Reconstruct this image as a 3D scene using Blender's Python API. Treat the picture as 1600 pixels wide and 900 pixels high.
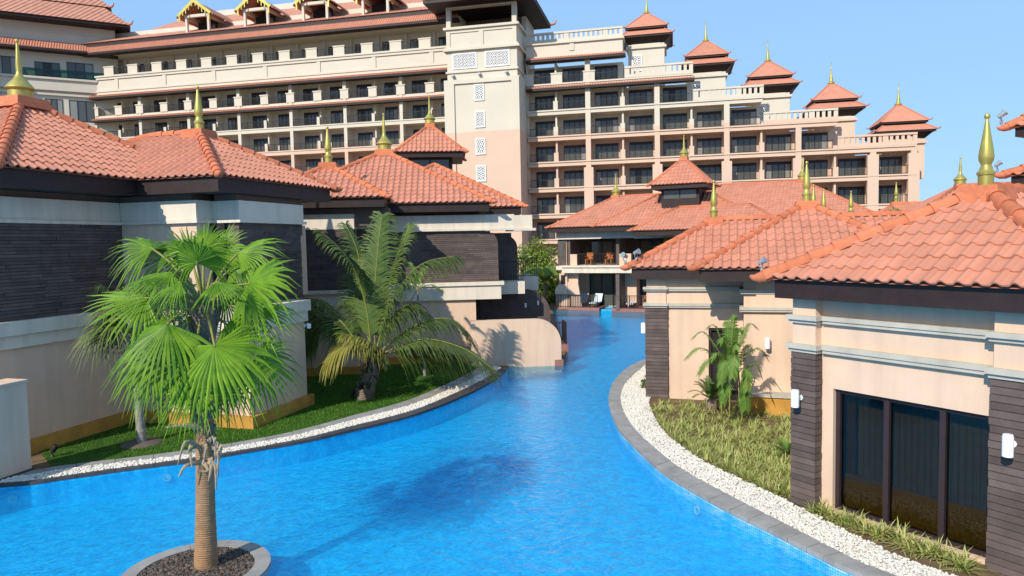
import bpy, bmesh, math, random
import numpy as np
from mathutils import Matrix, Vector
R_ = math.radians
random.seed(7); rng = np.random.default_rng(7)
for o in list(bpy.data.objects): bpy.data.objects.remove(o)
scn = bpy.context.scene
col = scn.collection

# ------------------------------------------------------------------ camera
FPX, CAMH, PITCH, ROLL = 1100.0, 5.2, R_(3.7), R_(-1.2)
cp, sp, cr, sr = math.cos(PITCH), math.sin(PITCH), math.cos(ROLL), math.sin(ROLL)
RC = np.array([[cr, sr*sp, sr*cp], [-sr, cr*sp, cr*cp], [0, cp, -sp]])   # rows: right, up, forward
cd = bpy.data.cameras.new('camera'); cam = bpy.data.objects.new('camera', cd); col.objects.link(cam)
cd.sensor_width = 36; cd.lens = 36*FPX/1600; cd.clip_start = .1; cd.clip_end = 3000
cam.matrix_world = Matrix(((RC[0, 0], RC[1, 0], -RC[2, 0], 0), (RC[0, 1], RC[1, 1], -RC[2, 1], 0),
                           (RC[0, 2], RC[1, 2], -RC[2, 2], CAMH), (0, 0, 0, 1)))
scn.camera = cam
# ------------------------------------------------------------------ sky, sun, exposure
SUN_EL = R_(36); SUN_FROM = (-0.55, -0.835)
world = bpy.data.worlds.new('World'); scn.world = world; world.use_nodes = True
nt = world.node_tree; bg = nt.nodes['Background']
sky = nt.nodes.new('ShaderNodeTexSky'); sky.sky_type = 'NISHITA'; sky.sun_disc = False
sky.sun_elevation = SUN_EL; sky.sun_rotation = math.atan2(SUN_FROM[0], SUN_FROM[1])
sky.altitude = 0; sky.air_density = 1.0; sky.dust_density = 0.0; sky.ozone_density = 10.0
gm = nt.nodes.new('ShaderNodeGamma'); gm.inputs[1].default_value = .2; nt.links.new(sky.outputs[0], gm.inputs[0])      # flat, even dry-haze sky
tn = nt.nodes.new('ShaderNodeMix'); tn.data_type = 'RGBA'; tn.blend_type = 'MULTIPLY'; tn.inputs[0].default_value = 1; tn.inputs[7].default_value = (2.0, 2.98, 4.2, 1)
nt.links.new(gm.outputs[0], tn.inputs[6]); nt.links.new(tn.outputs[2], bg.inputs[0]); bg.inputs[1].default_value = 0.135
sl = bpy.data.lights.new('sun', 'SUN'); so = bpy.data.objects.new('sun', sl); col.objects.link(so)
sl.energy = 4.0; sl.angle = R_(.55); sl.color = (1, .93, .82)
sv = Vector((SUN_FROM[0]*math.cos(SUN_EL), SUN_FROM[1]*math.cos(SUN_EL), math.sin(SUN_EL)))
so.rotation_euler = sv.to_track_quat('Z', 'Y').to_euler(); so.location = (-20, -20, 40)
vs = scn.view_settings; vs.view_transform = 'Standard'; vs.look = 'None'; vs.exposure = 0.36; vs.gamma = 1
scn.cycles.use_denoising = True; scn.cycles.max_bounces = 8; scn.cycles.transparent_max_bounces = 16
scn.cycles.caustics_reflective = False; scn.cycles.caustics_refractive = False

# ------------------------------------------------------------------ photo measurements -> plan
def ray(x, y): return RC.T @ np.array([(x-800)/FPX, -(y-450)/FPX, 1.0])
def P(x, y, z=0.0):
    d = ray(x, y); t = (z-CAMH)/d[2]; return Vector((d[0]*t, d[1]*t, z))
def A(x, y, Y):
    d = ray(x, y); t = Y/d[1]; return Vector((d[0]*t, Y, CAMH+d[2]*t))
def proj(p):
    c = RC @ (np.array(p, float)-np.array([0, 0, CAMH])); return 800+FPX*c[0]/max(c[2], .01), 450-FPX*c[1]/max(c[2], .01), c[2]
class Frame:
    """u along the wall, w outward from it, z up"""
    def __init__(s, o, az):
        s.o = Vector((o[0], o[1], 0)); a = R_(az); s.d = Vector((math.sin(a), math.cos(a), 0)); s.n = Vector((s.d.y, -s.d.x, 0))
    def p(s, u, w, z=0.0): return s.o+s.d*u+s.n*w+Vector((0, 0, z))
    def mat(s, u, w, z):
        q = s.p(u, w, z)
        return Matrix(((s.d.x, -s.n.x, 0, q.x), (s.d.y, -s.n.y, 0, q.y), (0, 0, 1, q.z), (0, 0, 0, 1)))
    def shift(s, u, w):
        f = Frame((0, 0), 0); f.d, f.n = s.d, s.n; f.o = s.p(u, w); return f
W0 = Frame((0, 0), 90)      # world frame: u = x, w = -y

# ------------------------------------------------------------------ materials
def nodes(name):
    m = bpy.data.materials.new(name); m.use_nodes = True; t = m.node_tree
    return m, t, t.nodes['Principled BSDF']
def N(t, k, **kw):
    n = t.nodes.new(k)
    for a, b in kw.items():
        if a.startswith('i_'): n.inputs[a[2:]].default_value = b
        else: setattr(n, a, b)
    return n
def ramp(t, fac, stops):
    r = t.nodes.new('ShaderNodeValToRGB'); e = r.color_ramp.elements
    while len(e) < len(stops): e.new(.5)
    for q, (p, c) in zip(e, stops): q.position = p; q.color = (*c, 1)
    t.links.new(fac, r.inputs[0]); return r.outputs[0]
def sc(c, k): return tuple(min(1, v*k) for v in c)
def surf(name, c, rough=.7, var=.12, scale=3, bump=.0, bscale=60, spec=.3, metal=0, streak=0, rnd=0, fine=0):
    """plain painted / natural surface: large blotches, optional grain relief, streaks and per-piece tint"""
    m, t, b = nodes(name); l = t.links.new
    geo = N(t, 'ShaderNodeNewGeometry')
    nz = N(t, 'ShaderNodeTexNoise', i_Scale=scale, i_Detail=5, i_Roughness=.6); l(geo.outputs['Position'], nz.inputs['Vector'])
    out = ramp(t, nz.outputs[0], [(.3, sc(c, 1-var)), (.7, sc(c, 1+var))])
    if streak:
        mp = N(t, 'ShaderNodeMapping'); mp.inputs['Scale'].default_value = (2.2, 2.2, .16); l(geo.outputs['Position'], mp.inputs['Vector'])
        n2 = N(t, 'ShaderNodeTexNoise', i_Scale=1.6, i_Detail=6); l(mp.outputs[0], n2.inputs['Vector'])
        r2 = ramp(t, n2.outputs[0], [(.32, (1-streak,)*3), (.55, (1, 1, 1))])
        mx = N(t, 'ShaderNodeMix', data_type='RGBA', blend_type='MULTIPLY'); mx.inputs[0].default_value = 1
        l(out, mx.inputs[6]); l(r2, mx.inputs[7]); out = mx.outputs[2]
    if rnd:
        oi = N(t, 'ShaderNodeObjectInfo'); ad = N(t, 'ShaderNodeMath', operation='ADD'); fr = N(t, 'ShaderNodeMath', operation='FRACT')
        l(oi.outputs['Random'], ad.inputs[0]); l(geo.outputs['Random Per Island'], ad.inputs[1]); l(ad.outputs[0], fr.inputs[0])
        r3 = ramp(t, fr.outputs[0], [(0, (1-rnd, 1-rnd, 1-rnd)), (1, (1, 1, 1))])
        mx = N(t, 'ShaderNodeMix', data_type='RGBA', blend_type='MULTIPLY'); mx.inputs[0].default_value = 1
        l(out, mx.inputs[6]); l(r3, mx.inputs[7]); out = mx.outputs[2]
    l(out, b.inputs['Base Color'])
    b.inputs['Roughness'].default_value = rough; b.inputs['Specular IOR Level'].default_value = spec; b.inputs['Metallic'].default_value = metal
    if bump:
        nb = N(t, 'ShaderNodeTexNoise', i_Scale=bscale, i_Detail=4); l(geo.outputs['Position'], nb.inputs['Vector'])
        bp = N(t, 'ShaderNodeBump', i_Strength=bump, i_Distance=.02); l(nb.outputs[0], bp.inputs['Height']); l(bp.outputs[0], b.inputs['Normal'])
    return m
M = {}
M['peach'] = surf('peach_stucco', (.69, .49, .35), .85, .07, .7, .25, 90, .15, streak=.09)
M['cream'] = surf('cream_stucco', (.68, .60, .47), .85, .05, .6, .1, 40, .15, streak=.06)
M['grey_band'] = surf('pale_grey_moulding', (.49, .445, .365), .8, .07, 1.2, .15, 90, .15, streak=.13)
M['white_band'] = surf('off_white_band', (.70, .605, .48), .8, .05, .9, .1, 90, .15, streak=.13)
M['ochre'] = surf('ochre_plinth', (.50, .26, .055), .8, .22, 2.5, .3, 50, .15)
M['tile'] = surf('terracotta_tile', (.56, .232, .145), .68, .07, 1.6, .2, 70, .28, rnd=.15)
M['tile_far'] = surf('terracotta_tile_far', (.55, .23, .145), .7, .07, 1.2, 0, 70, .25, rnd=.14)
M['cap'] = surf('terracotta_ridge', (.58, .185, .09), .75, .16, 5, .3, 60, .2, rnd=.2)
M['brown'] = surf('dark_brown_timber', (.026, .014, .012), .55, .25, 4, .15, 60, .35)
M['brown_wall'] = surf('brown_frieze', (.14, .10, .075), .7, .1, 3)
M['clad'] = surf('charcoal_strip_stone', (.135, .100, .088), .75, .2, 3, .3, 50, .2, rnd=.35)
M['gold'] = surf('gold_paint', (.46, .39, .10), .45, .14, 6, .06, 30, .5, metal=.55, streak=.18)
M['dark_metal'] = surf('dark_metal', (.022, .018, .018), .5, .1, 5)
M['frame'] = surf('window_frame', (.035, .022, .024), .45, .1, 5)
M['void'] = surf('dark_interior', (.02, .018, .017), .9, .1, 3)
M['white'] = surf('white_paint', (.80, .80, .80), .45, .03, 5)
M['grey_metal'] = surf('grey_metal', (.33, .36, .38), .45, .15, 9, metal=.3)
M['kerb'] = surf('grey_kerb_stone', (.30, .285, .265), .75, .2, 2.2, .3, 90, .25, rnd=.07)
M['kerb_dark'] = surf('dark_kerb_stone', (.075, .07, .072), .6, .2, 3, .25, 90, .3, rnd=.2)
M['pebble'] = surf('white_pebble', (.76, .71, .62), .7, .04, 6, rnd=.28)
M['soil'] = surf('brown_soil', (.16, .105, .06), .95, .3, 4, .6, 40, .1)
M['sand'] = surf('sandy_ground', (.42, .33, .22), .95, .15, .4, .2, 20, .1)
M['lawn'] = surf('lawn_earth', (.035, .085, .012), .95, .3, 2.5, .5, 60, .1)
M['mulch'] = surf('slate_chip', (.16, .125, .10), .85, .2, 8, rnd=.65)
M['trunk'] = surf('palm_trunk', (.36, .205, .105), .85, .18, 6, .4, 40, .15)
M['trunk_grey'] = surf('grey_palm_trunk', (.30, .27, .24), .85, .2, 7, .4, 40, .15)
M['bark'] = surf('coconut_bark', (.20, .15, .11), .9, .3, 9, .5, 30, .15)
M['dry'] = surf('dry_palm_leaf', (.34, .26, .17), .8, .3, 9)
M['petiole'] = surf('petiole', (.22, .22, .05), .6, .2, 6)
M['deckred'] = surf('reddish_deck', (.30, .14, .11), .8, .1, 3)
M['orange'] = surf('orange_wood', (.50, .17, .04), .6, .15, 5)
M['cloth'] = surf('white_blue_towel', (.62, .72, .80), .9, .06, 6)
M['curtain'] = surf('net_curtain', (.36, .285, .16), .9, .1, 5)
M['curtain2'] = surf('brown_curtain', (.26, .14, .035), .9, .15, 5)
M['lattice'] = surf('white_lattice', (.80, .80, .78), .7, .03, 5)
def leafmat(name, c, c2, trans=.25):
    m, t, b = nodes(name); l = t.links.new
    geo = N(t, 'ShaderNodeNewGeometry'); oi = N(t, 'ShaderNodeObjectInfo')
    nz = N(t, 'ShaderNodeTexNoise', i_Scale=5, i_Detail=3); l(geo.outputs['Position'], nz.inputs['Vector'])
    a = N(t, 'ShaderNodeMath', operation='MULTIPLY_ADD'); a.inputs[1].default_value = .35; l(geo.outputs['Random Per Island'], a.inputs[0]); l(nz.outputs[0], a.inputs[2])
    a2 = N(t, 'ShaderNodeMath', operation='MULTIPLY_ADD'); a2.inputs[1].default_value = .35; l(oi.outputs['Random'], a2.inputs[0]); l(a.outputs[0], a2.inputs[2])
    cc = ramp(t, a2.outputs[0], [(.4, c), (1.0, c2)]); l(cc, b.inputs['Base Color'])
    b.inputs['Roughness'].default_value = .5; b.inputs['Specular IOR Level'].default_value = .28
    tr = N(t, 'ShaderNodeBsdfTranslucent'); l(cc, tr.inputs[0])
    mx = N(t, 'ShaderNodeMixShader'); mx.inputs[0].default_value = trans
    l(b.outputs[0], mx.inputs[1]); l(tr.outputs[0], mx.inputs[2]); l(mx.outputs[0], t.nodes['Material Output'].inputs[0])
    return m
M['fan'] = leafmat('fan_palm_leaf', (.018, .10, .002), (.17, .31, .016), .2)
M['fan_dull'] = leafmat('dull_fan_palm_leaf', (.05, .09, .02), (.14, .16, .05), .2)
M['coco'] = leafmat('coconut_leaf', (.035, .085, .012), (.13, .18, .04), .2)
M['coco_y'] = leafmat('yellowing_leaf', (.13, .18, .03), (.28, .25, .05), .25)
M['areca'] = leafmat('areca_leaf', (.06, .16, .02), (.17, .28, .05), .25)
M['cycad'] = leafmat('cycad_leaf', (.04, .10, .02), (.10, .17, .04), .15)
M['strap'] = leafmat('strap_leaf', (.18, .26, .045), (.47, .46, .16), .2)
M['grass'] = leafmat('lawn_grass', (.035, .12, .008), (.10, .23, .02), .25)
M['bush'] = leafmat('bush_leaf', (.07, .14, .02), (.22, .30, .05), .25)

def glassy(name, c, rough=.03, ior=1.5):
    m, t, b = nodes(name); b.inputs['Base Color'].default_value = (*c, 1); b.inputs['Roughness'].default_value = rough
    b.inputs['Specular IOR Level'].default_value = .5; b.inputs['IOR'].default_value = ior; return m
M['glass'] = glassy('dark_window_glass', (.085, .09, .078), .05, 1.5)
M['glass_drape'] = glassy('window_glass_over_drape', (.26, .25, .215), .08, 1.5)
M['glass_black'] = glassy('open_door_dark', (.018, .017, .016), .2, 1.4)
def clear_glass(name, tint):
    m, t, b = nodes(name); t.nodes.remove(b); l = t.links.new
    tr = N(t, 'ShaderNodeBsdfTransparent'); tr.inputs[0].default_value = (*tint, 1)
    gl = N(t, 'ShaderNodeBsdfGlossy'); gl.inputs['Roughness'].default_value = .01
    geo = N(t, 'ShaderNodeNewGeometry'); dt = N(t, 'ShaderNodeVectorMath', operation='DOT_PRODUCT'); l(geo.outputs['Incoming'], dt.inputs[0]); l(geo.outputs['Normal'], dt.inputs[1])   # Schlick, the same from both faces
    ab = N(t, 'ShaderNodeMath', operation='ABSOLUTE'); l(dt.outputs['Value'], ab.inputs[0]); om = N(t, 'ShaderNodeMath', operation='SUBTRACT', use_clamp=True); om.inputs[0].default_value = 1; l(ab.outputs[0], om.inputs[1])
    pw = N(t, 'ShaderNodeMath', operation='POWER'); l(om.outputs[0], pw.inputs[0]); pw.inputs[1].default_value = 5; fr = N(t, 'ShaderNodeMath', operation='MULTIPLY_ADD'); l(pw.outputs[0], fr.inputs[0]); fr.inputs[1].default_value = .95; fr.inputs[2].default_value = .04
    mx = N(t, 'ShaderNodeMixShader'); l(fr.outputs[0], mx.inputs[0]); l(tr.outputs[0], mx.inputs[1]); l(gl.outputs[0], mx.inputs[2])
    l(mx.outputs[0], t.nodes['Material Output'].inputs[0]); return m
M['clear'] = clear_glass('tinted_clear_glass', (.46, .46, .38))
M['green_glass'] = clear_glass('green_balustrade_glass', (.30, .48, .42))
# hotel paint: cream above, peach below the painted line at 19.9 m
def split_paint():
    m, t, b = nodes('hotel_stucco'); l = t.links.new
    geo = N(t, 'ShaderNodeNewGeometry'); sx = N(t, 'ShaderNodeSeparateXYZ'); l(geo.outputs['Position'], sx.inputs[0])
    gt = N(t, 'ShaderNodeMath', operation='GREATER_THAN'); gt.inputs[1].default_value = 19.75; l(sx.outputs[2], gt.inputs[0])
    nz = N(t, 'ShaderNodeTexNoise', i_Scale=.35, i_Detail=6); l(geo.outputs['Position'], nz.inputs['Vector'])
    k = ramp(t, nz.outputs[0], [(.3, (.94,)*3), (.7, (1, 1, 1))])
    mx = N(t, 'ShaderNodeMix', data_type='RGBA'); l(gt.outputs[0], mx.inputs[0]); mx.inputs[6].default_value = (.66, .48, .365, 1); mx.inputs[7].default_value = (.63, .57, .465, 1)
    mu = N(t, 'ShaderNodeMix', data_type='RGBA', blend_type='MULTIPLY'); mu.inputs[0].default_value = 1; l(mx.outputs[2], mu.inputs[6]); l(k, mu.inputs[7])
    l(mu.outputs[2], b.inputs['Base Color']); b.inputs['Roughness'].default_value = .9; b.inputs['Specular IOR Level'].default_value = .1
    return m
M['hotel'] = split_paint()
def corr_tile():
    """hotel roofs ~95 m away: tile rolls as fine relief"""
    m, t, b = nodes('hotel_roof_tile'); l = t.links.new
    geo = N(t, 'ShaderNodeNewGeometry'); vr = N(t, 'ShaderNodeVectorRotate', rotation_type='Z_AXIS'); vr.inputs['Angle'].default_value = R_(13); l(geo.outputs['Position'], vr.inputs[0])
    wv = N(t, 'ShaderNodeTexWave', i_Scale=.55, bands_direction='X'); l(vr.outputs[0], wv.inputs['Vector'])
    wz = N(t, 'ShaderNodeTexWave', i_Scale=1.6, bands_direction='Z', wave_profile='SAW'); l(vr.outputs[0], wz.inputs['Vector'])
    nz = N(t, 'ShaderNodeTexNoise', i_Scale=1.3, i_Detail=6); l(geo.outputs['Position'], nz.inputs['Vector'])
    c = ramp(t, nz.outputs[0], [(.3, (.44, .20, .135)), (.7, (.56, .26, .175))]); l(c, b.inputs['Base Color'])
    ad = N(t, 'ShaderNodeMath', operation='MULTIPLY_ADD'); ad.inputs[1].default_value = .4; l(wz.outputs['Fac'], ad.inputs[0]); l(wv.outputs['Fac'], ad.inputs[2])
    bp = N(t, 'ShaderNodeBump', i_Strength=.9, i_Distance=.12); l(ad.outputs[0], bp.inputs['Height']); l(bp.outputs[0], b.inputs['Normal'])
    b.inputs['Roughness'].default_value = .75; b.inputs['Specular IOR Level'].default_value = .2
    return m
M['tile_hotel'] = corr_tile()
def mosaic(name, c1, c2, grout, size, mortar):
    m, t, b = nodes(name); l = t.links.new
    tc = N(t, 'ShaderNodeUVMap')
    br = N(t, 'ShaderNodeTexBrick', offset=0.0, i_Scale=1.0); l(tc.outputs[0], br.inputs['Vector'])
    br.inputs['Color1'].default_value = (*c1, 1); br.inputs['Color2'].default_value = (*c2, 1); br.inputs['Mortar'].default_value = (*grout, 1)
    br.inputs['Mortar Size'].default_value = mortar; br.inputs['Brick Width'].default_value = size; br.inputs['Row Height'].default_value = size
    geo = N(t, 'ShaderNodeNewGeometry')
    nz = N(t, 'ShaderNodeTexNoise', i_Scale=4.2, i_Detail=6, i_Roughness=.66, i_Distortion=.6); l(geo.outputs['Position'], nz.inputs['Vector'])
    k = ramp(t, nz.outputs[0], [(.40, (.22, .70, .85)), (.60, (1, 1, 1))])  # dapple of rippling water light, put into the mosaic colour
    mu = N(t, 'ShaderNodeMix', data_type='RGBA', blend_type='MULTIPLY'); mu.inputs[0].default_value = 1; l(br.outputs[0], mu.inputs[6]); l(k, mu.inputs[7])
    l(mu.outputs[2], b.inputs['Base Color']); b.inputs['Roughness'].default_value = .35
    return m
M['mosaic'] = mosaic('pool_floor_mosaic', (.0, .46, .82), (.02, .72, 1.0), (.03, .60, .92), .06, .003)
M['mosaic_wall'] = mosaic('pool_wall_mosaic', (.0, .44, .76), (.03, .62, .92), (.06, .56, .86), .06, .004)
M['mosaic_top'] = mosaic('waterline_mosaic', (.10, .46, .84), (.22, .60, .90), (.80, .88, .92), .05, .006)
def water():
    m, t, b = nodes('pool_water'); t.nodes.remove(b); l = t.links.new
    geo = N(t, 'ShaderNodeNewGeometry')
    n1 = N(t, 'ShaderNodeTexNoise', i_Scale=2.4, i_Detail=4, i_Roughness=.6, i_Distortion=.8); l(geo.outputs['Position'], n1.inputs['Vector'])
    n2 = N(t, 'ShaderNodeTexNoise', i_Scale=6.5, i_Detail=3, i_Roughness=.6, i_Distortion=1.0); l(geo.outputs['Position'], n2.inputs['Vector'])
    ad = N(t, 'ShaderNodeMath', operation='MULTIPLY_ADD'); ad.inputs[1].default_value = .35; l(n2.outputs[0], ad.inputs[0]); l(n1.outputs[0], ad.inputs[2])
    bp = N(t, 'ShaderNodeBump', i_Strength=1.0, i_Distance=.11); l(ad.outputs[0], bp.inputs['Height'])
    tr = N(t, 'ShaderNodeBsdfTransparent'); tr.inputs[0].default_value = (.62, .93, 1.0, 1)
    rf = N(t, 'ShaderNodeBsdfRefraction'); rf.inputs['Color'].default_value = (.62, .93, 1.0, 1); rf.inputs['IOR'].default_value = 1.33; rf.inputs['Roughness'].default_value = 0; l(bp.outputs[0], rf.inputs['Normal'])
    m0 = N(t, 'ShaderNodeMixShader'); m0.inputs[0].default_value = .12; l(tr.outputs[0], m0.inputs[1]); l(rf.outputs[0], m0.inputs[2])
    df = N(t, 'ShaderNodeBsdfTranslucent'); df.inputs[0].default_value = (.35, .85, 1.0, 1); d2 = N(t, 'ShaderNodeBsdfDiffuse'); d2.inputs[0].default_value = (.01, .46, .82, 1)      # light scattered in the water body
    ms = N(t, 'ShaderNodeMixShader'); ms.inputs[0].default_value = .5; l(df.outputs[0], ms.inputs[1]); l(d2.outputs[0], ms.inputs[2])
    m1 = N(t, 'ShaderNodeMixShader'); m1.inputs[0].default_value = .24; l(m0.outputs[0], m1.inputs[1]); l(ms.outputs[0], m1.inputs[2]); m0 = m1
    gl = N(t, 'ShaderNodeBsdfGlossy'); gl.inputs['Roughness'].default_value = .04; l(bp.outputs[0], gl.inputs['Normal'])
    dt = N(t, 'ShaderNodeVectorMath', operation='DOT_PRODUCT'); l(geo.outputs['Incoming'], dt.inputs[0]); l(bp.outputs[0], dt.inputs[1])   # Schlick reflectance, the same from both sides
    ab = N(t, 'ShaderNodeMath', operation='ABSOLUTE'); l(dt.outputs['Value'], ab.inputs[0]); om = N(t, 'ShaderNodeMath', operation='SUBTRACT', use_clamp=True); om.inputs[0].default_value = 1; l(ab.outputs[0], om.inputs[1])
    pw = N(t, 'ShaderNodeMath', operation='POWER'); l(om.outputs[0], pw.inputs[0]); pw.inputs[1].default_value = 5; fr = N(t, 'ShaderNodeMath', operation='MULTIPLY_ADD'); l(pw.outputs[0], fr.inputs[0]); fr.inputs[1].default_value = .7; fr.inputs[2].default_value = .02
    mx = N(t, 'ShaderNodeMixShader'); l(fr.outputs[0], mx.inputs[0]); l(m0.outputs[0], mx.inputs[1]); l(gl.outputs[0], mx.inputs[2])
    l(mx.outputs[0], t.nodes['Material Output'].inputs[0]); return m
M['water'] = water()

# ------------------------------------------------------------------ mesh builder and object helpers
WORLD = {}
def link(o, parent=None, mat=None):
    col.objects.link(o)
    if parent is not None:
        o.parent = parent; o.matrix_parent_inverse = WORLD.get(parent, Matrix()).inverted()
    if mat is not None: o.matrix_basis = mat; WORLD[o] = mat
    return o
def tag(o, label=None, cat=None, group=None, kind=None):
    for k, v in (('label', label), ('category', cat), ('group', group), ('kind', kind)):
        if v: o[k] = v
    return o
def thing(name, loc, label, cat, group=None):
    e = bpy.data.objects.new(name, None); m = Matrix.Translation(Vector(loc)); link(e, None, m); e.empty_display_size = .3
    return tag(e, label, cat, group)
class MB:
    def __init__(s): s.v = []; s.f = []; s.m = []
    def add(s, vs, fs, m=0):
        b = len(s.v); s.v += [tuple(v) for v in vs]; s.f += [tuple(i+b for i in f) for f in fs]; s.m += [m]*len(fs); return s
    def hexa(s, p, m=0):   # 8 points: bottom ring, top ring
        return s.add(p, [(3, 2, 1, 0), (4, 5, 6, 7), (0, 1, 5, 4), (1, 2, 6, 5), (2, 3, 7, 6), (3, 0, 4, 7)], m)
    def box(s, fr, u0, u1, w0, w1, z0, z1, m=0):
        q = [(u0, w1), (u1, w1), (u1, w0), (u0, w0)]
        return s.hexa([fr.p(a, b, z0) for a, b in q]+[fr.p(a, b, z1) for a, b in q], m)
    def prism(s, pts, z0, z1, m=0):
        n = len(pts); vs = [(p[0], p[1], z0) for p in pts]+[(p[0], p[1], z1) for p in pts]
        return s.add(vs, [tuple(range(n-1, -1, -1)), tuple(range(n, 2*n))]+[(i, (i+1) % n, n+(i+1) % n, n+i) for i in range(n)], m)
    def wallprism(s, fr, pts, w0, w1, m=0):   # outline in (u, z), extruded from w0 to w1
        n = len(pts); vs = [fr.p(u, w1, z) for u, z in pts]+[fr.p(u, w0, z) for u, z in pts]
        return s.add(vs, [tuple(range(n)), tuple(range(2*n-1, n-1, -1))]+[(i, n+i, n+(i+1) % n, (i+1) % n) for i in range(n)], m)
    def lathe(s, c, prof, seg=16, m=0, axis=None):
        c = Vector(c); q = axis.to_track_quat('Z', 'Y').to_matrix() if axis else Matrix.Identity(3)
        vs = []; fs = []
        for r, z in prof:
            for k in range(seg):
                a = 2*math.pi*k/seg; vs.append(c+q @ Vector((r*math.cos(a), r*math.sin(a), z)))
        for i in range(len(prof)-1):
            for k in range(seg):
                k2 = (k+1) % seg; fs.append((i*seg+k, i*seg+k2, (i+1)*seg+k2, (i+1)*seg+k))
        fs.append(tuple(range(seg-1, -1, -1))); fs.append(tuple((len(prof)-1)*seg+k for k in range(seg)))
        return s.add(vs, fs, m)
    def tube(s, pts, rad, seg=8, m=0):
        pts = [Vector(p) for p in pts]; n = len(pts)
        if not hasattr(rad, '__len__'): rad = [rad]*n
        vs = []; fs = []
        for i, p in enumerate(pts):
            t = (pts[min(i+1, n-1)]-pts[max(i-1, 0)]).normalized()
            a = t.cross(Vector((0, 0, 1))) if abs(t.z) < .95 else t.cross(Vector((1, 0, 0)))
            a.normalize(); b = t.cross(a)
            for k in range(seg):
                th = 2*math.pi*k/seg; vs.append(p+(a*math.cos(th)+b*math.sin(th))*rad[i])
        for i in range(n-1):
            for k in range(seg):
                k2 = (k+1) % seg; fs.append((i*seg+k, i*seg+k2, (i+1)*seg+k2, (i+1)*seg+k))
        fs.append(tuple(range(seg-1, -1, -1))); fs.append(tuple((n-1)*seg+k for k in range(seg)))
        return s.add(vs, fs, m)
    def mesh(s, name, mats, smooth=False, fix=True):
        me = bpy.data.meshes.new(name); me.from_pydata(s.v, [], s.f)
        for k in (mats if isinstance(mats, (list, tuple)) else [mats]): me.materials.append(M[k])
        me.polygons.foreach_set('material_index', s.m)
        if fix:
            bm = bmesh.new(); bm.from_mesh(me); bmesh.ops.recalc_face_normals(bm, faces=bm.faces); bm.to_mesh(me); bm.free()
        if smooth: me.polygons.foreach_set('use_smooth', [True]*len(me.polygons))
        me.update(); return me
    def build(s, name, mats, parent=None, smooth=False, fix=True, auto=0):
        o = bpy.data.objects.new(name, s.mesh(name, mats, smooth, fix)); link(o, parent)
        if auto:
            o.data.set_sharp_from_angle(angle=R_(auto))
        return o
def inst(name, me, parent, mat): return link(bpy.data.objects.new(name, me), parent, mat)
def fastmesh(name, V, Fq, mats, mi=None, smooth=False):
    """numpy vertices (n,3) and equal-sized faces (m,k)"""
    V = np.asarray(V, np.float32); Fq = np.asarray(Fq, np.int32); k = Fq.shape[1]
    me = bpy.data.meshes.new(name); me.vertices.add(len(V)); me.vertices.foreach_set('co', V.ravel())
    me.loops.add(Fq.size); me.loops.foreach_set('vertex_index', Fq.ravel()); me.polygons.add(len(Fq))
    me.polygons.foreach_set('loop_start', np.arange(0, Fq.size, k, dtype=np.int32))
    for q in (mats if isinstance(mats, (list, tuple)) else [mats]): me.materials.append(M[q])
    if mi is not None: me.polygons.foreach_set('material_index', mi)
    if smooth: me.polygons.foreach_set('use_smooth', np.ones(len(Fq), bool))
    me.update(calc_edges=True); me.validate(); return me
def spline(pts, n=8):
    pts = [Vector(p) for p in pts]; out = []
    for i in range(len(pts)-1):
        p0 = pts[max(i-1, 0)]; p1 = pts[i]; p2 = pts[i+1]; p3 = pts[min(i+2, len(pts)-1)]
        for k in range(n):
            t = k/n; out.append(.5*((2*p1)+(p2-p0)*t+(2*p0-5*p1+4*p2-p3)*t*t+(3*p1-p0-3*p2+p3)*t**3))
    out.append(pts[-1]); return out

# ================================================================== SETTING
WZ = -.10
g = MB().add([(-1500, -300, -1.4), (1500, -300, -1.4), (1500, 2500, -1.4), (-1500, 2500, -1.4)], [(0, 1, 2, 3)]).build('ground', 'sand'); tag(g, 'sandy ground sheet under the whole resort', 'ground', kind='structure')
def pxs(l, z=0.0): return [P(x, y, z) for x, y in l]
V3 = lambda x, y, z=0.0: Vector((x, y, z))
r_in = [V3(13, 52.5), V3(11, 44), V3(8.6, 36.5), V3(6.9, 32)]+pxs([(1009, 561), (985, 572), (962, 592), (952, 615), (952, 635), (960, 657), (972, 677), (1017, 722), (1050, 747), (1125, 790), (1200, 827), (1275, 865), (1350, 900)])+[V3(7.1, 7.6), V3(9.2, 2), V3(12, -8)]
r_out = [V3(13.6, 52.5), V3(11.5, 44), V3(9.1, 36.3), V3(7.4, 31.8)]+pxs([(1014, 568), (1000, 578), (978, 598), (970, 618), (972, 636), (981, 655), (997, 676), (1040, 715), (1076, 740), (1150, 780), (1225, 818), (1300, 857), (1390, 897)])+[V3(7.6, 7.9), V3(9.7, 2.2), V3(12.5, -7.8)]
r_peb = [V3(14, 52.4), V3(12, 43.8), V3(9.6, 36), V3(8, 31.6)]+pxs([(1050, 572), (1040, 585), (1030, 602), (1018, 618), (1014, 630), (1022, 650), (1040, 677), (1085, 711), (1120, 731), (1192, 764), (1262, 799), (1345, 840), (1470, 893)])+[V3(8.5, 8.3), V3(10.6, 2.6), V3(13.4, -7.4)]
XL = [0, 100, 200, 300, 400, 475, 550, 650, 725, 775, 795]
l_in = [V3(-40, 13), V3(-24, 14.0), V3(-16, 15.1)]+pxs([(0, 758), (100, 746), (200, 732), (300, 719), (400, 702), (475, 689), (550, 672), (650, 647), (725, 618), (772, 594), (790, 580)])
l_pin = [V3(-40, 13.2), V3(-24, 14.2), V3(-16, 15.25)]+pxs([(0, 755.5), (100, 743.5), (200, 729.5), (300, 716), (400, 699.5), (475, 685), (547, 667), (646, 641), (719, 611), (766, 587), (783, 575)])
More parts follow.
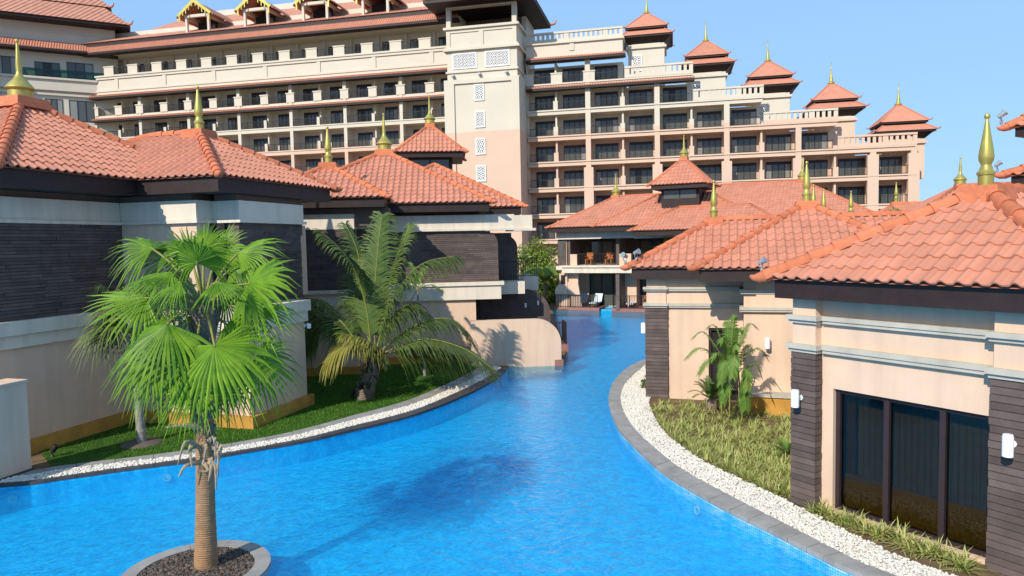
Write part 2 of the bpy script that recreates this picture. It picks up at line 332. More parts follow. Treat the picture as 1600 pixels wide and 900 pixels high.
l_pout = [V3(-40, 13.7), V3(-24, 14.7), V3(-16, 15.75)]+pxs([(0, 748), (100, 734), (200, 722), (300, 710), (400, 692.5), (475, 678), (545, 659), (643, 633), (714, 604), (758, 581), (771, 572)])
l_g = [V3(-40, 13.95), V3(-24, 14.95), V3(-16, 16.0)]+pxs([(0, 741), (100, 728), (200, 716), (300, 703), (400, 686.5), (470, 672), (540, 653), (637, 626), (706, 597), (750, 574), (762, 567)])
NS = 10
R_IN, R_OUT, R_PEB = spline(r_in, NS), spline(r_out, NS), spline(r_peb, NS)
L_IN, L_PIN, L_POUT, L_G = spline(l_in, NS), spline(l_pin, NS), spline(l_pout, NS), spline(l_g, NS)
def offset(c, k):
    out = []
    for i, p in enumerate(c):
        t = (c[min(i+1, len(c)-1)]-c[max(i-1, 0)]).normalized(); out.append(p+Vector((t.y, -t.x, 0))*k)
    return out
R_EDGE = offset(R_IN, -.045); L_EDGE = offset(L_IN, -.03)    # pool walls stand a little back under the kerb overhang
tail = [V3(-.15, 30.4), V3(2.2, 30.75), V3(2.55, 33.6), V3(2.7, 40), V3(3.05, 54.2)]
def bank(name, pts, label):
    me = MB().prism([(p.x, p.y) for p in pts], -1.39, -.03).build(name, 'soil'); return tag(me, label, 'ground', kind='structure')
bank('garden_bank', [V3(-300, 13)]+L_EDGE+tail+[V3(3.05, 300), V3(-300, 300)], 'raised garden ground left of the pool')
bank('garden_bank', list(reversed([V3(13, 300)]+R_EDGE+[V3(300, -8), V3(300, 300)])), 'raised garden ground right of the pool')
bank('garden_bank', [V3(3.06, 54.3), V3(12.99, 53.0), V3(12.99, 300), V3(3.06, 300)], 'ground beyond the far end of the pool')
def uvstrip(name, curve, z0, z1, mat):
    vs, fs, uv = [], [], []; L = 0
    for i, p in enumerate(curve):
        if i: L += (p-curve[i-1]).length
        vs += [(p.x, p.y, z0), (p.x, p.y, z1)]; uv += [(L, z0), (L, z1)]
    fs = [(2*i, 2*i+2, 2*i+3, 2*i+1) for i in range(len(curve)-1)]
    me = bpy.data.meshes.new(name); me.from_pydata(vs, [], fs); me.materials.append(M[mat]); u = me.uv_layers.new()
    for lp in me.loops: u.data[lp.index].uv = uv[lp.vertex_index]
    o = bpy.data.objects.new(name, me); link(o); return o
tag(uvstrip('pool_wall', offset(R_IN, -.03), -1.3, -.10, 'mosaic_wall'), 'blue mosaic wall under the right hand kerb of the pool', 'pool wall', kind='structure')
tag(uvstrip('waterline_band', offset(R_IN, -.028), -.27, -.055, 'mosaic_top'), 'pale waterline band of mosaic under the right hand kerb', 'pool wall', kind='structure')
tag(uvstrip('pool_wall', offset(L_IN+tail, -.015), -1.3, -.06, 'mosaic_wall'), 'blue mosaic wall along the left hand edge of the pool', 'pool wall', kind='structure')
me = bpy.data.meshes.new('pool_floor'); fl = [(-60, -25, -.58), (16, -25, -.58), (16, 56, -.58), (-60, 56, -.58)]
me.from_pydata(fl, [], [(0, 1, 2, 3)]); me.materials.append(M['mosaic']); u = me.uv_layers.new()
for lp in me.loops: u.data[lp.index].uv = fl[lp.vertex_index][:2]
o = bpy.data.objects.new('pool_floor', me); link(o); tag(o, 'blue mosaic floor of the pool', 'pool floor', kind='structure')
wt = MB().add([(-60, -25, WZ), (16, -25, WZ), (16, 56, WZ), (-60, 56, WZ)], [(0, 1, 2, 3)]).build('water', 'water', fix=False); tag(wt, 'rippled bright blue pool water', 'water', kind='structure')

def stones(name, ca, cb, z0, z1, every, mat, label):
    root = MB()   # bedding under the joints
    for i in range(len(ca)-1):
        root.hexa([(*p.xy, z) for z in (z0+.005, z1-.025) for p in (ca[i].lerp(cb[i], .06), ca[i+1].lerp(cb[i+1], .06), cb[i+1].lerp(ca[i+1], .06), cb[i].lerp(ca[i], .06))])
    root = root.build(name, mat); tag(root, label, 'kerb', kind='structure')
    for i in range(0, len(ca)-1, every):
        j = min(i+every, len(ca)-1)
        a, b = ca[i:j+1], cb[i:j+1]
        L = sum((a[k+1]-a[k]).length for k in range(len(a)-1)); gap = min(.25, .006/max(L, .05))
        a = [a[0].lerp(a[1], gap*len(a))]+a[1:-1]+[a[-1].lerp(a[-2], gap*len(a))]; b = [b[0].lerp(b[1], gap*len(b))]+b[1:-1]+[b[-1].lerp(b[-2], gap*len(b))]
        dz = random.uniform(-.004, .004); pts = a+b[::-1]
        MB().prism([(p.x, p.y) for p in pts], z0, z1+dz).build('kerb_stone', mat, root)
    return root
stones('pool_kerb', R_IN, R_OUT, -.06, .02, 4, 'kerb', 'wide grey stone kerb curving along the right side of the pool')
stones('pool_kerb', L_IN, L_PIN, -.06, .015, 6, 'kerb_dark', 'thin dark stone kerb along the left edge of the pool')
stones('lawn_kerb', L_POUT, L_G, -.06, .02, 6, 'kerb', 'grey stone edging between lawn and white pebbles')

# white pebble strips: uncounted stones as one mesh each
def ico():
    bm = bmesh.new(); bmesh.ops.create_icosphere(bm, subdivisions=1, radius=1); v = np.array([x.co[:] for x in bm.verts]); f = np.array([[q.index for q in x.verts] for x in bm.faces]); bm.free(); return v, f
IV, IF = ico()
def scatter_stones(name, ca, cb, n, r0, r1, mat, label, zb=-.02, i0=0, i1=None):
    ca = ca[i0:i1]; cb = cb[i0:i1]
    seg = np.array([(ca[i+1]-ca[i]).length*((cb[i]-ca[i]).length+.01) for i in range(len(ca)-1)]); seg /= seg.sum()
    idx = rng.choice(len(seg), n, p=seg); t = rng.random(n); s = rng.random(n)
    a = np.array([p[:] for p in ca]); b = np.array([p[:] for p in cb])
    pa = a[idx]*(1-t)[:, None]+a[idx+1]*t[:, None]; pb = b[idx]*(1-t)[:, None]+b[idx+1]*t[:, None]
    c = pa*(1-s)[:, None]+pb*s[:, None]; r = rng.uniform(r0, r1, n)
    c[:, 2] = zb+r*.35+rng.uniform(0, r1*.8, n)
    sc_ = np.stack([rng.uniform(.8, 1.3, n), rng.uniform(.7, 1.1, n), rng.uniform(.5, .8, n)], 1)*r[:, None]
    th = rng.uniform(0, 2*np.pi, n); v = IV[None]*sc_[:, None, :]*rng.uniform(.85, 1.15, (n, len(IV), 1))
    x = v[..., 0]*np.cos(th)[:, None]-v[..., 1]*np.sin(th)[:, None]; y = v[..., 0]*np.sin(th)[:, None]+v[..., 1]*np.cos(th)[:, None]
    v = np.stack([x, y, v[..., 2]], -1)+c[:, None, :]
    F = (IF[None]+(np.arange(n)*len(IV))[:, None, None]).reshape(-1, 3)
    o = bpy.data.objects.new(name, fastmesh(name, v.reshape(-1, 3), F, mat)); link(o); return tag(o, label, 'pebbles', kind='stuff')
scatter_stones('white_pebbles', R_OUT, R_PEB, 24000, .018, .034, 'pebble', 'strip of white pebbles behind the grey kerb on the right', i0=4*NS-5, i1=18*NS)
scatter_stones('white_pebbles', L_PIN, L_POUT, 13000, .024, .042, 'pebble', 'strip of white pebbles along the left side of the pool', i0=2*NS)
def strip_sheet(name, ca, cb, z, mat, label):
    b = MB()
    for i in range(len(ca)-1): b.add([(*ca[i].xy, z), (*ca[i+1].xy, z), (*cb[i+1].xy, z), (*cb[i].xy, z)], [(0, 1, 2, 3)])
    return tag(b.build(name, mat), label, 'ground', kind='structure')
strip_sheet('pebble_bed', R_OUT, R_PEB, -.018, 'pebble', 'bed under the white pebbles on the right')
strip_sheet('pebble_bed', L_PIN, L_POUT, -.018, 'pebble', 'bed under the white pebbles on the left')
# lawn
lawn_pts = L_G[3*NS+8:]+[V3(-.6, 31.2), V3(-9, 30), V3(-11.2, 22), V3(-12.6, 18.3)]
lw = MB().add([(p.x, p.y, -.012) for p in lawn_pts], [tuple(range(len(lawn_pts)))]).build('lawn', 'lawn'); tag(lw, 'lawn under the palms left of the pool', 'lawn', kind='structure')
def inside(pt, poly):
    x, y = pt; c = False; n = len(poly); j = n-1
    for i in range(n):
        if (poly[i].y > y) != (poly[j].y > y) and x < (poly[j].x-poly[i].x)*(y-poly[i].y)/(poly[j].y-poly[i].y)+poly[i].x: c = not c
        j = i
    return c
def blades(name, pts, h0, h1, w, mat, label, cat='grass'):
    n = len(pts); c = np.array(pts); th = rng.uniform(0, 2*np.pi, n); h = rng.uniform(h0, h1, n); le = rng.uniform(.2, .8, n)*h
    ph = rng.uniform(0, 2*np.pi, n)
    dx = np.stack([np.cos(th), np.sin(th), np.zeros(n)], 1)*w; tip = np.stack([np.cos(ph)*le, np.sin(ph)*le, h], 1)
    V = np.stack([c-dx, c+dx, c+tip], 1).reshape(-1, 3); F = np.arange(3*n).reshape(-1, 3)
    o = bpy.data.objects.new(name, fastmesh(name, V, F, mat)); link(o); return tag(o, label, cat, kind='stuff')
gp = []
while len(gp) < 70000:
    x = random.uniform(-12.8, -.3); y = random.uniform(16.5, 31)
    if inside((x, y), lawn_pts):
        px, py, _ = proj((x, y, 0))
        if x < -9.5 and random.random() < (.75 if px < 190 else .3): continue
        if py < 720: gp.append((x, y, -.012))
blades('lawn_grass', gp, .03, .075, .007, 'grass', 'short green grass of the lawn')

# ================================================================== ROOF KIT
def tile_template(tw, tl, low=False):
    prof = [(0, .012), (.1, .0), (.3, -.003), (.47, .002), (.56, .034), (.66, .058), (.77, .065), (.88, .053), (.97, .02), (1.03, .004)]
    if low: prof = [(0, .008), (.4, .0), (.58, .045), (.78, .062), (.95, .03), (1.03, .004)]
    n = len(prof); k = tw/.3; V = []
    for (x, z) in prof: V.append((x*tw, -.03, z*k+.010))         # front lower lip
    for (x, z) in prof: V.append((x*tw, -.03, z*k+.038))          # front top
    for (x, z) in prof: V.append((x*tw, tl+.03, z*k+.008))       # head, under the next course
    F = []
    for i in range(n-1): F += [(i, i+1, n+i+1, n+i), (n+i, n+i+1, 2*n+i+1, 2*n+i)]
    return np.array(V), np.array(F)
_tm = {}
def tile_mesh(tw, tl):
    if (tw, tl) not in _tm:
        V, F = tile_template(tw, tl); _tm[tw, tl] = fastmesh('roof_tile', V, F, 'tile', smooth=True)
        _tm[tw, tl].set_sharp_from_angle(angle=R_(50))
    return _tm[tw, tl]
def cap_mesh(length, r):
    k = ('cap', length, r)
    if k not in _tm:
        V = []; seg = 7
        for y, rr in ((-.04, r*1.2), (length+.05, r*.9)):
            for i in range(seg): a = math.pi*(i/(seg-1))*1.16-.08*math.pi; V.append((rr*math.cos(a), y, rr*math.sin(a)))
        V += [(r*.8*math.cos(math.pi*i/(seg-1)), -.03, r*.8*math.sin(math.pi*i/(seg-1))) for i in range(seg)]
        F = [(i, seg+i, seg+i+1, i+1) for i in range(seg-1)]+[(2*seg+i, i, i+1, 2*seg+i+1) for i in range(seg-1)]
        _tm[k] = fastmesh('ridge_cap', V, F, 'cap', smooth=True); _tm[k].set_sharp_from_angle(angle=R_(60))
    return _tm[k]
class Roofer:
    def __init__(s, villa): s.villa = villa; s.cand = []; s.stuff = {}
    def hip(s, fr, u0, u1, w0, w1, ze, slope=30, tw=.30, tl=.37, objs=True, caps=True, capr=.115, capl=.42, fasc=.36, inset=.10, sides='frlb', matf='tile', bare=False):
        U, W = u1-u0, w1-w0; h = math.tan(R_(slope)); sH = min(U, W)/2
        c = [(u0, w1), (u1, w1), (u1, w0), (u0, w0)]
        if U >= W: ra, rb = (u0+sH, (w0+w1)/2), (u1-sH, (w0+w1)/2); F = {'f': [c[0], c[1], rb, ra], 'r': [c[1], c[2], rb], 'b': [c[2], c[3], ra, rb], 'l': [c[3], c[0], ra]}; hips = [(c[0], ra), (c[1], rb), (c[2], rb), (c[3], ra)]
        else: ra, rb = ((u0+u1)/2, w1-sH), ((u0+u1)/2, w0+sH); F = {'f': [c[0], c[1], ra], 'r': [c[1], c[2], rb, ra], 'b': [c[2], c[3], rb], 'l': [c[3], c[0], ra, rb]}; hips = [(c[0], ra), (c[1], ra), (c[2], rb), (c[3], rb)]
        zt = ze+sH*h; T = lambda q, z: fr.p(q[0], q[1], z)
        isr = lambda q: q in (ra, rb)
        pt = lambda q: T(q, zt if isr(q) else ze)
        # roof body: deck facets and closed underside
        b = MB()
        for k, f in F.items():
            q = [pt(x)-Vector((0, 0, .03)) for x in f]; b.add(q, [tuple(range(len(q)))])
        b.add([T(x, ze-.03) for x in c], [(3, 2, 1, 0)])
        roof = b.build('roof', matf, s.villa)
        MB().box(fr, u0+inset, u1-inset, w0+inset, w1-inset, ze-.03-fasc, ze-.035).build('eave_board', 'brown', s.villa)
        if not bare:
          for k in sides:
            f = [pt(x) for x in F[k]]; ex = (f[1]-f[0]).normalized(); nn = (f[1]-f[0]).cross(f[2]-f[0]).normalized()
            if nn.z < 0: nn = -nn
            ey = nn.cross(ex); o = f[0]
            poly = [((p-o).dot(ex), (p-o).dot(ey)) for p in f]
            L = poly[1][0]; Hs = max(p[1] for p in poly)
            def inq(x, y, m=0.0):
                for i in range(len(poly)):
                    a, c2 = poly[i], poly[(i+1) % len(poly)]; ed = (c2[0]-a[0], c2[1]-a[1]); ln = math.hypot(*ed)
                    if ln < 1e-6: continue
                    if (ed[0]*(y-a[1])-ed[1]*(x-a[0]))/ln < m: return False
                return True
            ncol = max(1, round(L/tw)); twk = L/ncol
            full, part = [], []
            for j in range(int(Hs/tl)+1):
                for i in range(ncol):
                    x, y = i*twk, j*tl
                    cs = [inq(a, bb, -1e-4) for a, bb in ((x, y), (x+twk, y), (x, min(y+tl, Hs*2)), (x+twk, y+tl))]
                    if all(cs): full.append((x, y))
                    elif any(cs) or inq(x+twk/2, y+tl/2): part.append((x, y))
            sx = twk/tw
            for (x, y) in full:
                jz = random.uniform(-.004, .006); p = o+ex*x+ey*y+nn*jz
                mt = Matrix(((ex.x*sx, ey.x, nn.x, p.x), (ex.y*sx, ey.y, nn.y, p.y), (ex.z*sx, ey.z, nn.z, p.z), (0, 0, 0, 1)))
                pc = p+ex*twk/2+ey*tl/2; px, py, zz = proj(pc)
                vis = objs and -20 < px < 1620 and -20 < py < 900 and zz > 1 and nn.dot(Vector((0, 0, CAMH))-pc) > 0
                s.cand.append((pc.length if vis else 1e6, roof, mt, (tw, tl)))
            if part:
                TV, TF = tile_template(tw, tl, not objs); Vs, Fs = [], []
                for q, (x, y) in enumerate(part):
                    Vs.append(TV*[sx, 1, 1]+[x, y, 0]); Fs.append(TF+q*len(TV))
                bm = bmesh.new(); vv = [bm.verts.new(v) for v in np.concatenate(Vs)]
                for q in np.concatenate(Fs):
                    bm.faces.new([vv[i] for i in q])
                for i in range(len(poly)):
                    a, c2 = poly[i], poly[(i+1) % len(poly)]
                    if i == 0: continue
                    ed = Vector((c2[0]-a[0], c2[1]-a[1], 0)).normalized(); no = Vector((ed.y, -ed.x, 0))
                    bmesh.ops.bisect_plane(bm, geom=bm.verts[:]+bm.edges[:]+bm.faces[:], plane_co=(a[0], a[1], 0), plane_no=no, clear_outer=True)
                me = bpy.data.meshes.new('cut_tiles'); bm.to_mesh(me); bm.free(); me.materials.append(M[matf if not objs else 'tile'])
                me.transform(Matrix(((ex.x, ey.x, nn.x, o.x), (ex.y, ey.y, nn.y, o.y), (ex.z, ey.z, nn.z, o.z), (0, 0, 0, 1))))
                tag(inst('cut_tiles', me, roof, Matrix()), kind='stuff')
        # ridge and hip caps
        if caps:
            lines = [(pt(a), pt(b2)) for a, b2 in hips]
            if (pt(ra)-pt(rb)).length > .3: lines.append((pt(ra), pt(rb)))
            for li, (a, b2) in enumerate(lines):
                t = (b2-a).normalized(); L = (b2-a).length; nC = max(1, int(L/capl)); stp = L/nC
                if li < 4 and not any(k in sides for k in {0: 'fl', 1: 'fr', 2: 'rb', 3: 'bl'}[li]): continue
                sd = t.cross(Vector((0, 0, 1))).normalized(); up = sd.cross(t)
                if objs:
                    cm = cap_mesh(capl, capr)
                    for q in range(nC):
                        p = a+t*(q*stp)+up*.03
                        inst('ridge_cap', cm, roof, Matrix(((sd.x, t.x*stp/capl, up.x, p.x), (sd.y, t.y*stp/capl, up.y, p.y), (sd.z, t.z*stp/capl, up.z, p.z), (0, 0, 0, 1))))
                else:
                    MB().tube([a+up*.02, b2+up*.02], capr*.9, 7).build('ridge_cap', 'cap', roof, smooth=True)
                if li < 4:   # upturned end tile at the eave corner
                    e = MB(); e.tube([a+t*.25+up*.04, a+up*.03, a-t*.14+up*.05, a-t*.24+up*.10, a-t*.28+up*.16], [capr*.98, capr*1.05, capr*.85, capr*.5, capr*.2], 8); e.build('hip_end', 'cap', roof, smooth=True)
        return roof, pt(ra), pt(rb)
    def finish(s, limit=300, far=False):
        s.cand.sort(key=lambda c: c[0]); k = 0; rest = {}
        for d, roof, mt, key in s.cand:
            if d < 1e5 and k < limit: inst('roof_tile', tile_mesh(*key), roof, mt); k += 1
            else: rest.setdefault((roof, key), []).append(np.array(mt))
        for (roof, key), ms in rest.items():
            V, F = tile_template(*key, low=far); m = np.array(ms)
            vv = np.einsum('nij,vj->nvi', m[:, :3, :3], V)+m[:, None, :3, 3]
            FF = (F[None]+(np.arange(len(ms))*len(V))[:, None, None]).reshape(-1, 4)
            me = fastmesh('tile_field', vv.reshape(-1, 3), FF, 'tile_far' if far else 'tile', smooth=True); me.set_sharp_from_angle(angle=R_(50))
            tag(inst('tile_field', me, roof, Matrix()), kind='stuff')
SPINDLE = [(.125, 0), (.125, .20), (.145, .205), (.148, .25), (.11, .29), (.10, .34), (.085, .36), (.085, .40), (.115, .46), (.125, .54), (.10, .72), (.062, .95), (.030, 1.17), (.024, 1.20), (.046, 1.225), (.05, 1.255), (.038, 1.285), (.005, 1.30)]
BELL = [(.32, 0), (.32, .24), (.36, .26), (.40, .30), (.38, .34), (.28, .46), (.17, .58), (.12, .68), (.085, .74), (.075, .82), (.085, 1.0), (.06, 1.3), (.035, 1.62), (.03, 1.66), (.048, 1.69), (.048, 1.73), (.03, 1.77), (.003, 1.79)]
def finial(parent, p, kind=SPINDLE, k=1.0, fr=W0, plinth=.34, seg=20):
    f = Frame((p.x, p.y), 90); f.d, f.n = fr.d, fr.n
    pl = MB(); r = plinth*k
    q = [(-r, -r), (r, -r), (r, r), (-r, r)]; q2 = [(a*.8, b*.8) for a, b in q]
    pl.hexa([f.p(a, b, p.z-.22*k) for a, b in q]+[f.p(a, b, p.z+.10*k) for a, b in q2]).build('finial_plinth', 'cap', parent)
    return MB().lathe(p+Vector((0, 0, .09*k)), [(a*k, b*k) for a, b in kind], seg).build('finial', 'gold', parent, smooth=True, auto=40)
def cladding(parent, fr, u0, u1, w, z0, z1, course=.085, ulim=None, side=None, name='stone_cladding', proud=.03):
    """thin staggered stone strips laid in courses on a backing"""
    b = MB(); n = max(1, round((z1-z0)/course)); ch = (z1-z0)/n
    for j in range(n):
        za, zb = z0+j*ch, z0+(j+1)*ch; ue = min(u1, ulim((za+zb)/2)) if ulim else u1; u = u0-random.uniform(0, .6)
        while u < ue:
            v = u+random.uniform(.5, 1.3); a, c = max(u, u0), min(v, ue)
            if c-a > .03: b.box(fr, a+.002, c-.002, w-.10, w+random.uniform(.004, proud), za+.006, zb-.004)
            u = v
    o = b.build(name, 'clad', parent); return tag(o, kind='stuff')
def bandbox(b, fr, u0, u1, w0, w1, z0, z1, e0=.0, e1=.0, m=0):
    """two step moulding: wide top lip over a narrower course"""
    h = z1-z0; b.box(fr, u0-e0, u1+e1, w0, w1, z0+h*.42, z1, m); b.box(fr, u0-e0*.5, u1+e1*.5, w0, w1-(w1-w0)*.22 if w1-w0 < .3 else w1-.05, z0, z0+h*.415, m)

# ================================================================== NEAR RIGHT VILLA
f1 = Frame(P(1236, 785), 147.4)
v = thing('villa', f1.p(2, -2), 'peach single storey villa at right edge with a wide curtained window', 'villa')
rf = Roofer(v)
roof, ra, rb = rf.hip(f1, -.34, 4.96, -11.5, .30, 4.415, 30, .25, .385, capr=.13, sides='frl'); finial(roof, ra, SPINDLE, 1.0, f1, .40); rf.finish(300)
b = MB(); WT = -.22
b.box(f1, .02, .735, -.45, WT, -.03, 4.06); b.box(f1, .735, 3.40, -.45, WT, 2.35, 4.06); b.box(f1, 3.40, 4.6, -.45, WT, -.03, 4.06)
b.box(f1, .735, 3.40, -.45, WT, -.03, .04)
b.box(f1, .02, .25, -11, -.455, -.03, 4.055); b.box(f1, 4.4, 4.595, -11, -.455, -.03, 4.055); b.box(f1, .26, 4.39, -11, -10.8, -.03, 4.05)
for a, c in ((-.03, .50), (3.46, 4.06)): b.box(f1, a+.02, c-.02, WT+.003, -.04, 3.0, 4.05)
b.build('wall', 'peach', v)
b = MB()
for z0, z1 in ((3.00, 3.155), (3.56, 3.70)):
    bandbox(b, f1, .56, 3.40, WT+.002, WT+.115, z0, z1)
    for a, c in ((-.03, .50), (3.46, 4.06)): bandbox(b, f1, a, c, WT-.10, .07, z0-.004, z1+.004, .06, .06)
    bandbox(b, f1, 4.12, 4.55, WT+.002, WT+.115, z0, z1)
b.build('moulding', 'grey_band', v)
for a, c in ((-.01, .50), (3.46, 4.06)):    # stone clad piers, every course a piece
    core = MB().box(f1, a+.03, c-.03, WT-.03, -.035, -.03, 2.99).build('pier', 'clad', v); nC = 25
    for j in range(nC):
        z0 = 2.99*j/nC; e = random.uniform(0, .016)
        MB().box(f1, a-e, c+e, WT-.03, random.uniform(-.015, .005), z0+.008, z0+2.99/nC-.004).build('cladding_strip', 'clad', core)
win = MB()
for a, c in ((.74, .82), (1.65, 1.745), (2.59, 2.685), (3.32, 3.395)): win.box(f1, a, c, -.44, -.30, .045, 2.345)
win.box(f1, .82, 3.32, -.43, -.31, 2.27, 2.34); win.box(f1, .82, 3.32, -.43, -.31, .05, .12)
win = win.build('window', 'frame', v)
for a, c in ((.82, 1.65), (1.745, 2.59), (2.685, 3.32)): MB().box(f1, a+.003, c-.003, -.372, -.362, .12, 2.27).build('pane', 'clear', win)
def drape(name, fr, u0, u1, w, z0, z1, mat, parent, amp=.03, n=60, per=.16):
    V, F = [], []
    for i in range(n+1):
        u = u0+(u1-u0)*i/n; ww = w+amp*math.sin(2*math.pi*u/per)+.4*amp*math.sin(7.3*u)
        V += [fr.p(u, ww, z0), fr.p(u, ww, z1)]
        if i: F.append((2*i-2, 2*i, 2*i+1, 2*i-1))
    return MB().add(V, F).build(name, mat, parent, smooth=True, fix=False)
drape('net_curtain', f1, 1.0, 3.38, -.62, .06, 2.34, 'curtain', v, .02, 160, .11); drape('curtain', f1, .8, 1.0, -.56, .06, 2.34, 'curtain2', v, .03, 24, .07)
MB().box(f1, .84, 3.34, -.52, -.46, .045, .72).build('reflection_panel', 'ochre', v)  # added panel, its ochre imitates the golden reflection low in the glass
MB().box(f1, .26, 4.38, -5, -.53, -.02, .03).build('room_floor', 'curtain2', v)
MB().box(f1, .26, 4.38, -5, -.47, 2.6, 2.7).build('room_ceiling', 'white', v)

# ================================================================== SECOND RIGHT VILLA
f2 = Frame(P(1010, 620), 107.5)
v = thing('villa', f2.p(3, -3), 'peach villa with dark stone corner pier and a doorway hidden by the areca palm', 'villa')
rf = Roofer(v)
roof, ra, rb = rf.hip(f2, -.5, 11, -4.8, .42, 4.31, 30, .26, .385, sides='fl'); finial(roof, ra, SPINDLE, 1.0, f2, .36)
roof2, ra2, rb2 = rf.hip(f2.shift(0, 0), 1.69, 8.35, -7.5, 1.84, 4.315, 30, .26, .385, sides='flr'); finial(roof2, ra2, SPINDLE, 1.0, f2, .4); rf.finish(300)
b = MB(); 
b.box(f2, .05, 1.99, -.3, -.05, -.03, 3.96); b.box(f2, 1.99, 2.9, -.3, -.05, 2.33, 3.96); b.box(f2, 2.9, 3.05, -.3, -.05, -.03, 3.96)
b.box(f2, .05, .3, -7, -.305, -.03, 3.955); b.box(f2, 3.055, 3.3, -.3, 1.119, -.03, 3.95); b.box(f2, 3.05, 8.4, .9, 1.12, -.03, 3.945)
b.box(f2, .03, .66, -.049, .0, 2.98, 3.955); b.box(f2, 2.76, 3.048, -.049, .01, 2.98, 3.955); b.box(f2, 3.40, 5.2, 1.121, 1.2, 3.03, 3.9)
b.box(f2, .31, 8.2, -7, -6.8, -.03, 3.94); b.build('wall', 'peach', v)
b = MB()
for z0, z1 in ((2.98, 3.12), (3.52, 3.65)):
    bandbox(b, f2, .74, 2.70, -.048, .07, z0, z1); bandbox(b, f2, -.02, .68, -.35, .13, z0-.003, z1+.003, .05, .05)
    bandbox(b, f2, 2.74, 3.04, -.045, .12, z0-.003, z1+.003, .03, 0); bandbox(b, f2, 2.93, 3.052, -.04, 1.25, z0-.006, z1+.006)
    bandbox(b, f2, 3.0, 8.4, 1.122, 1.26, z0, z1, .06, 0)
b.build('moulding', 'grey_band', v)
core = MB().box(f2, .02, .68, -.32, .02, -.03, 2.97).build('pier', 'clad', v); nC = 25
for j in range(nC):
    z0 = 2.97*j/nC; e = random.uniform(0, .014); MB().box(f2, -.01-e, .71+e, -.34, random.uniform(.03, .05), z0+.008, z0+2.97/nC-.004).build('cladding_strip', 'clad', core)
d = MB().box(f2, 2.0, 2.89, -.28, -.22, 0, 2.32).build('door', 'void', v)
b = MB(); b.box(f2, 2.0, 2.07, -.215, -.12, 0, 2.32); b.box(f2, 2.82, 2.89, -.215, -.12, 0, 2.32); b.box(f2, 2.07, 2.82, -.215, -.12, 2.24, 2.32); b.build('door_frame', 'frame', d)
t = MB().box(f2, 3.10, 4.5, 1.122, 1.6, -.03, .5); t = t.build('planter_wall', 'ochre', v); MB().box(f2, 3.05, 4.55, 1.121, 1.65, .503, .58).build('coping', 'grey_band', t)

# ================================================================== NEAR LEFT VILLA
f3 = Frame(P(52, 705), 16)
v = thing('villa', f3.p(3, -3), 'two storey villa at left edge, charcoal stone upper walls and large bell shaped golden finial', 'villa')
rf = Roofer(v)
roof, ra, rb = rf.hip(f3, -1.35, 6.75, -6.95, 1.15, 7.25, 31.5, .26, .385, sides='frl', fasc=.42, capr=.13); finial(roof, ra, BELL, 1.0, f3, .62)
roof, ra, rb = rf.hip(f3, 2.75, 8.95, -4.2, 3.95, 7.25, 29.5, .26, .385, sides='frl', fasc=.42, capr=.13); finial(roof, f3.p(5.85, .85, ra.z), SPINDLE, 1.12, f3, .40); rf.finish(300)
b = MB()
b.box(f3, -1.0, 3.3, -.5, 0, -.03, 2.8); b.box(f3, 3.28, 7.5, -.5, 2.72, -.03, 2.8); b.box(f3, 3.282, 6.2, 2.6, 4.28, -.03, 2.8)
b.box(f3, 3.285, 3.8, -.3, 2.70, 3.45, 5.98); b.box(f3, 3.7, 9, 2.45, 2.69, 3.45, 5.98); b.box(f3, -1.0, 9, -6, -5.8, -.03, 6.6); b.box(f3, -1, -.8, -5.79, -.51, -.03, 6.6)
b.build('wall', 'peach', v)
b = MB(); b.box(f3, -.95, 3.5, -.5, -.06, 3.4, 6.9); b.box(f3, 3.97, 7.4, 2.8, 3.58, 5.6, 6.9); b.box(f3, 3.3, 8.8, -.5, 2.55, 6.5, 6.9); b.build('frieze', 'brown_wall', v)
b = MB()
b.box(f3, -1.0, 3.2, -.4, .05, 6.06, 6.62); b.box(f3, -1.05, 3.2, -.4, .11, 5.96, 6.055)
b.box(f3, 3.22, 3.9, -.4, 2.76, 6.06, 6.62); b.box(f3, 3.16, 3.9, -.4, 2.82, 5.96, 6.055)
b.box(f3, 3.905, 7.3, 2.3, 3.70, 6.06, 6.615); b.box(f3, 3.85, 7.4, 2.3, 3.76, 5.96, 6.055)
b.build('cornice', 'white_band', v)
b = MB()
b.box(f3, -1.05, 3.2, -.4, .22, 3.12, 3.47); b.box(f3, -1.0, 3.2, -.4, .10, 2.78, 3.117)
b.box(f3, 3.20, 6.4, -.2, 4.42, 3.12, 3.47); b.box(f3, 3.26, 6.3, -.2, 4.36, 2.78, 3.117)
b.build('ledge', 'white_band', v)
cladding(v, f3, -1.0, 3.27, 0.0, 3.475, 5.955, .088)
cladding(v, f3, 4.0, 7.2, 3.62, 3.475, 5.955, .088)
side = Frame(f3.p(3.97, 3.62), 16+90); fr_ = Frame((0, 0), 0); fr_.o = f3.p(3.97, 3.64); fr_.d = -f3.n; fr_.n = -f3.d
cladding(v, fr_, 0, .42, 0, 3.475, 5.955, .088)
MB().box(f3, 4.05, 7.2, 2.7, 3.60, 3.47, 5.955).build('core', 'clad', v)
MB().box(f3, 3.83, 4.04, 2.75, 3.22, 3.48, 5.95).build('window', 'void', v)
b = MB(); b.box(f3, -1.05, 3.1, 0, .16, -.03, .34); b.box(f3, 3.12, 3.279, .17, 4.44, -.03, .34); b.box(f3, 3.281, 6.36, 4.285, 4.44, -.03, .34); b.build('plinth', 'ochre', v)

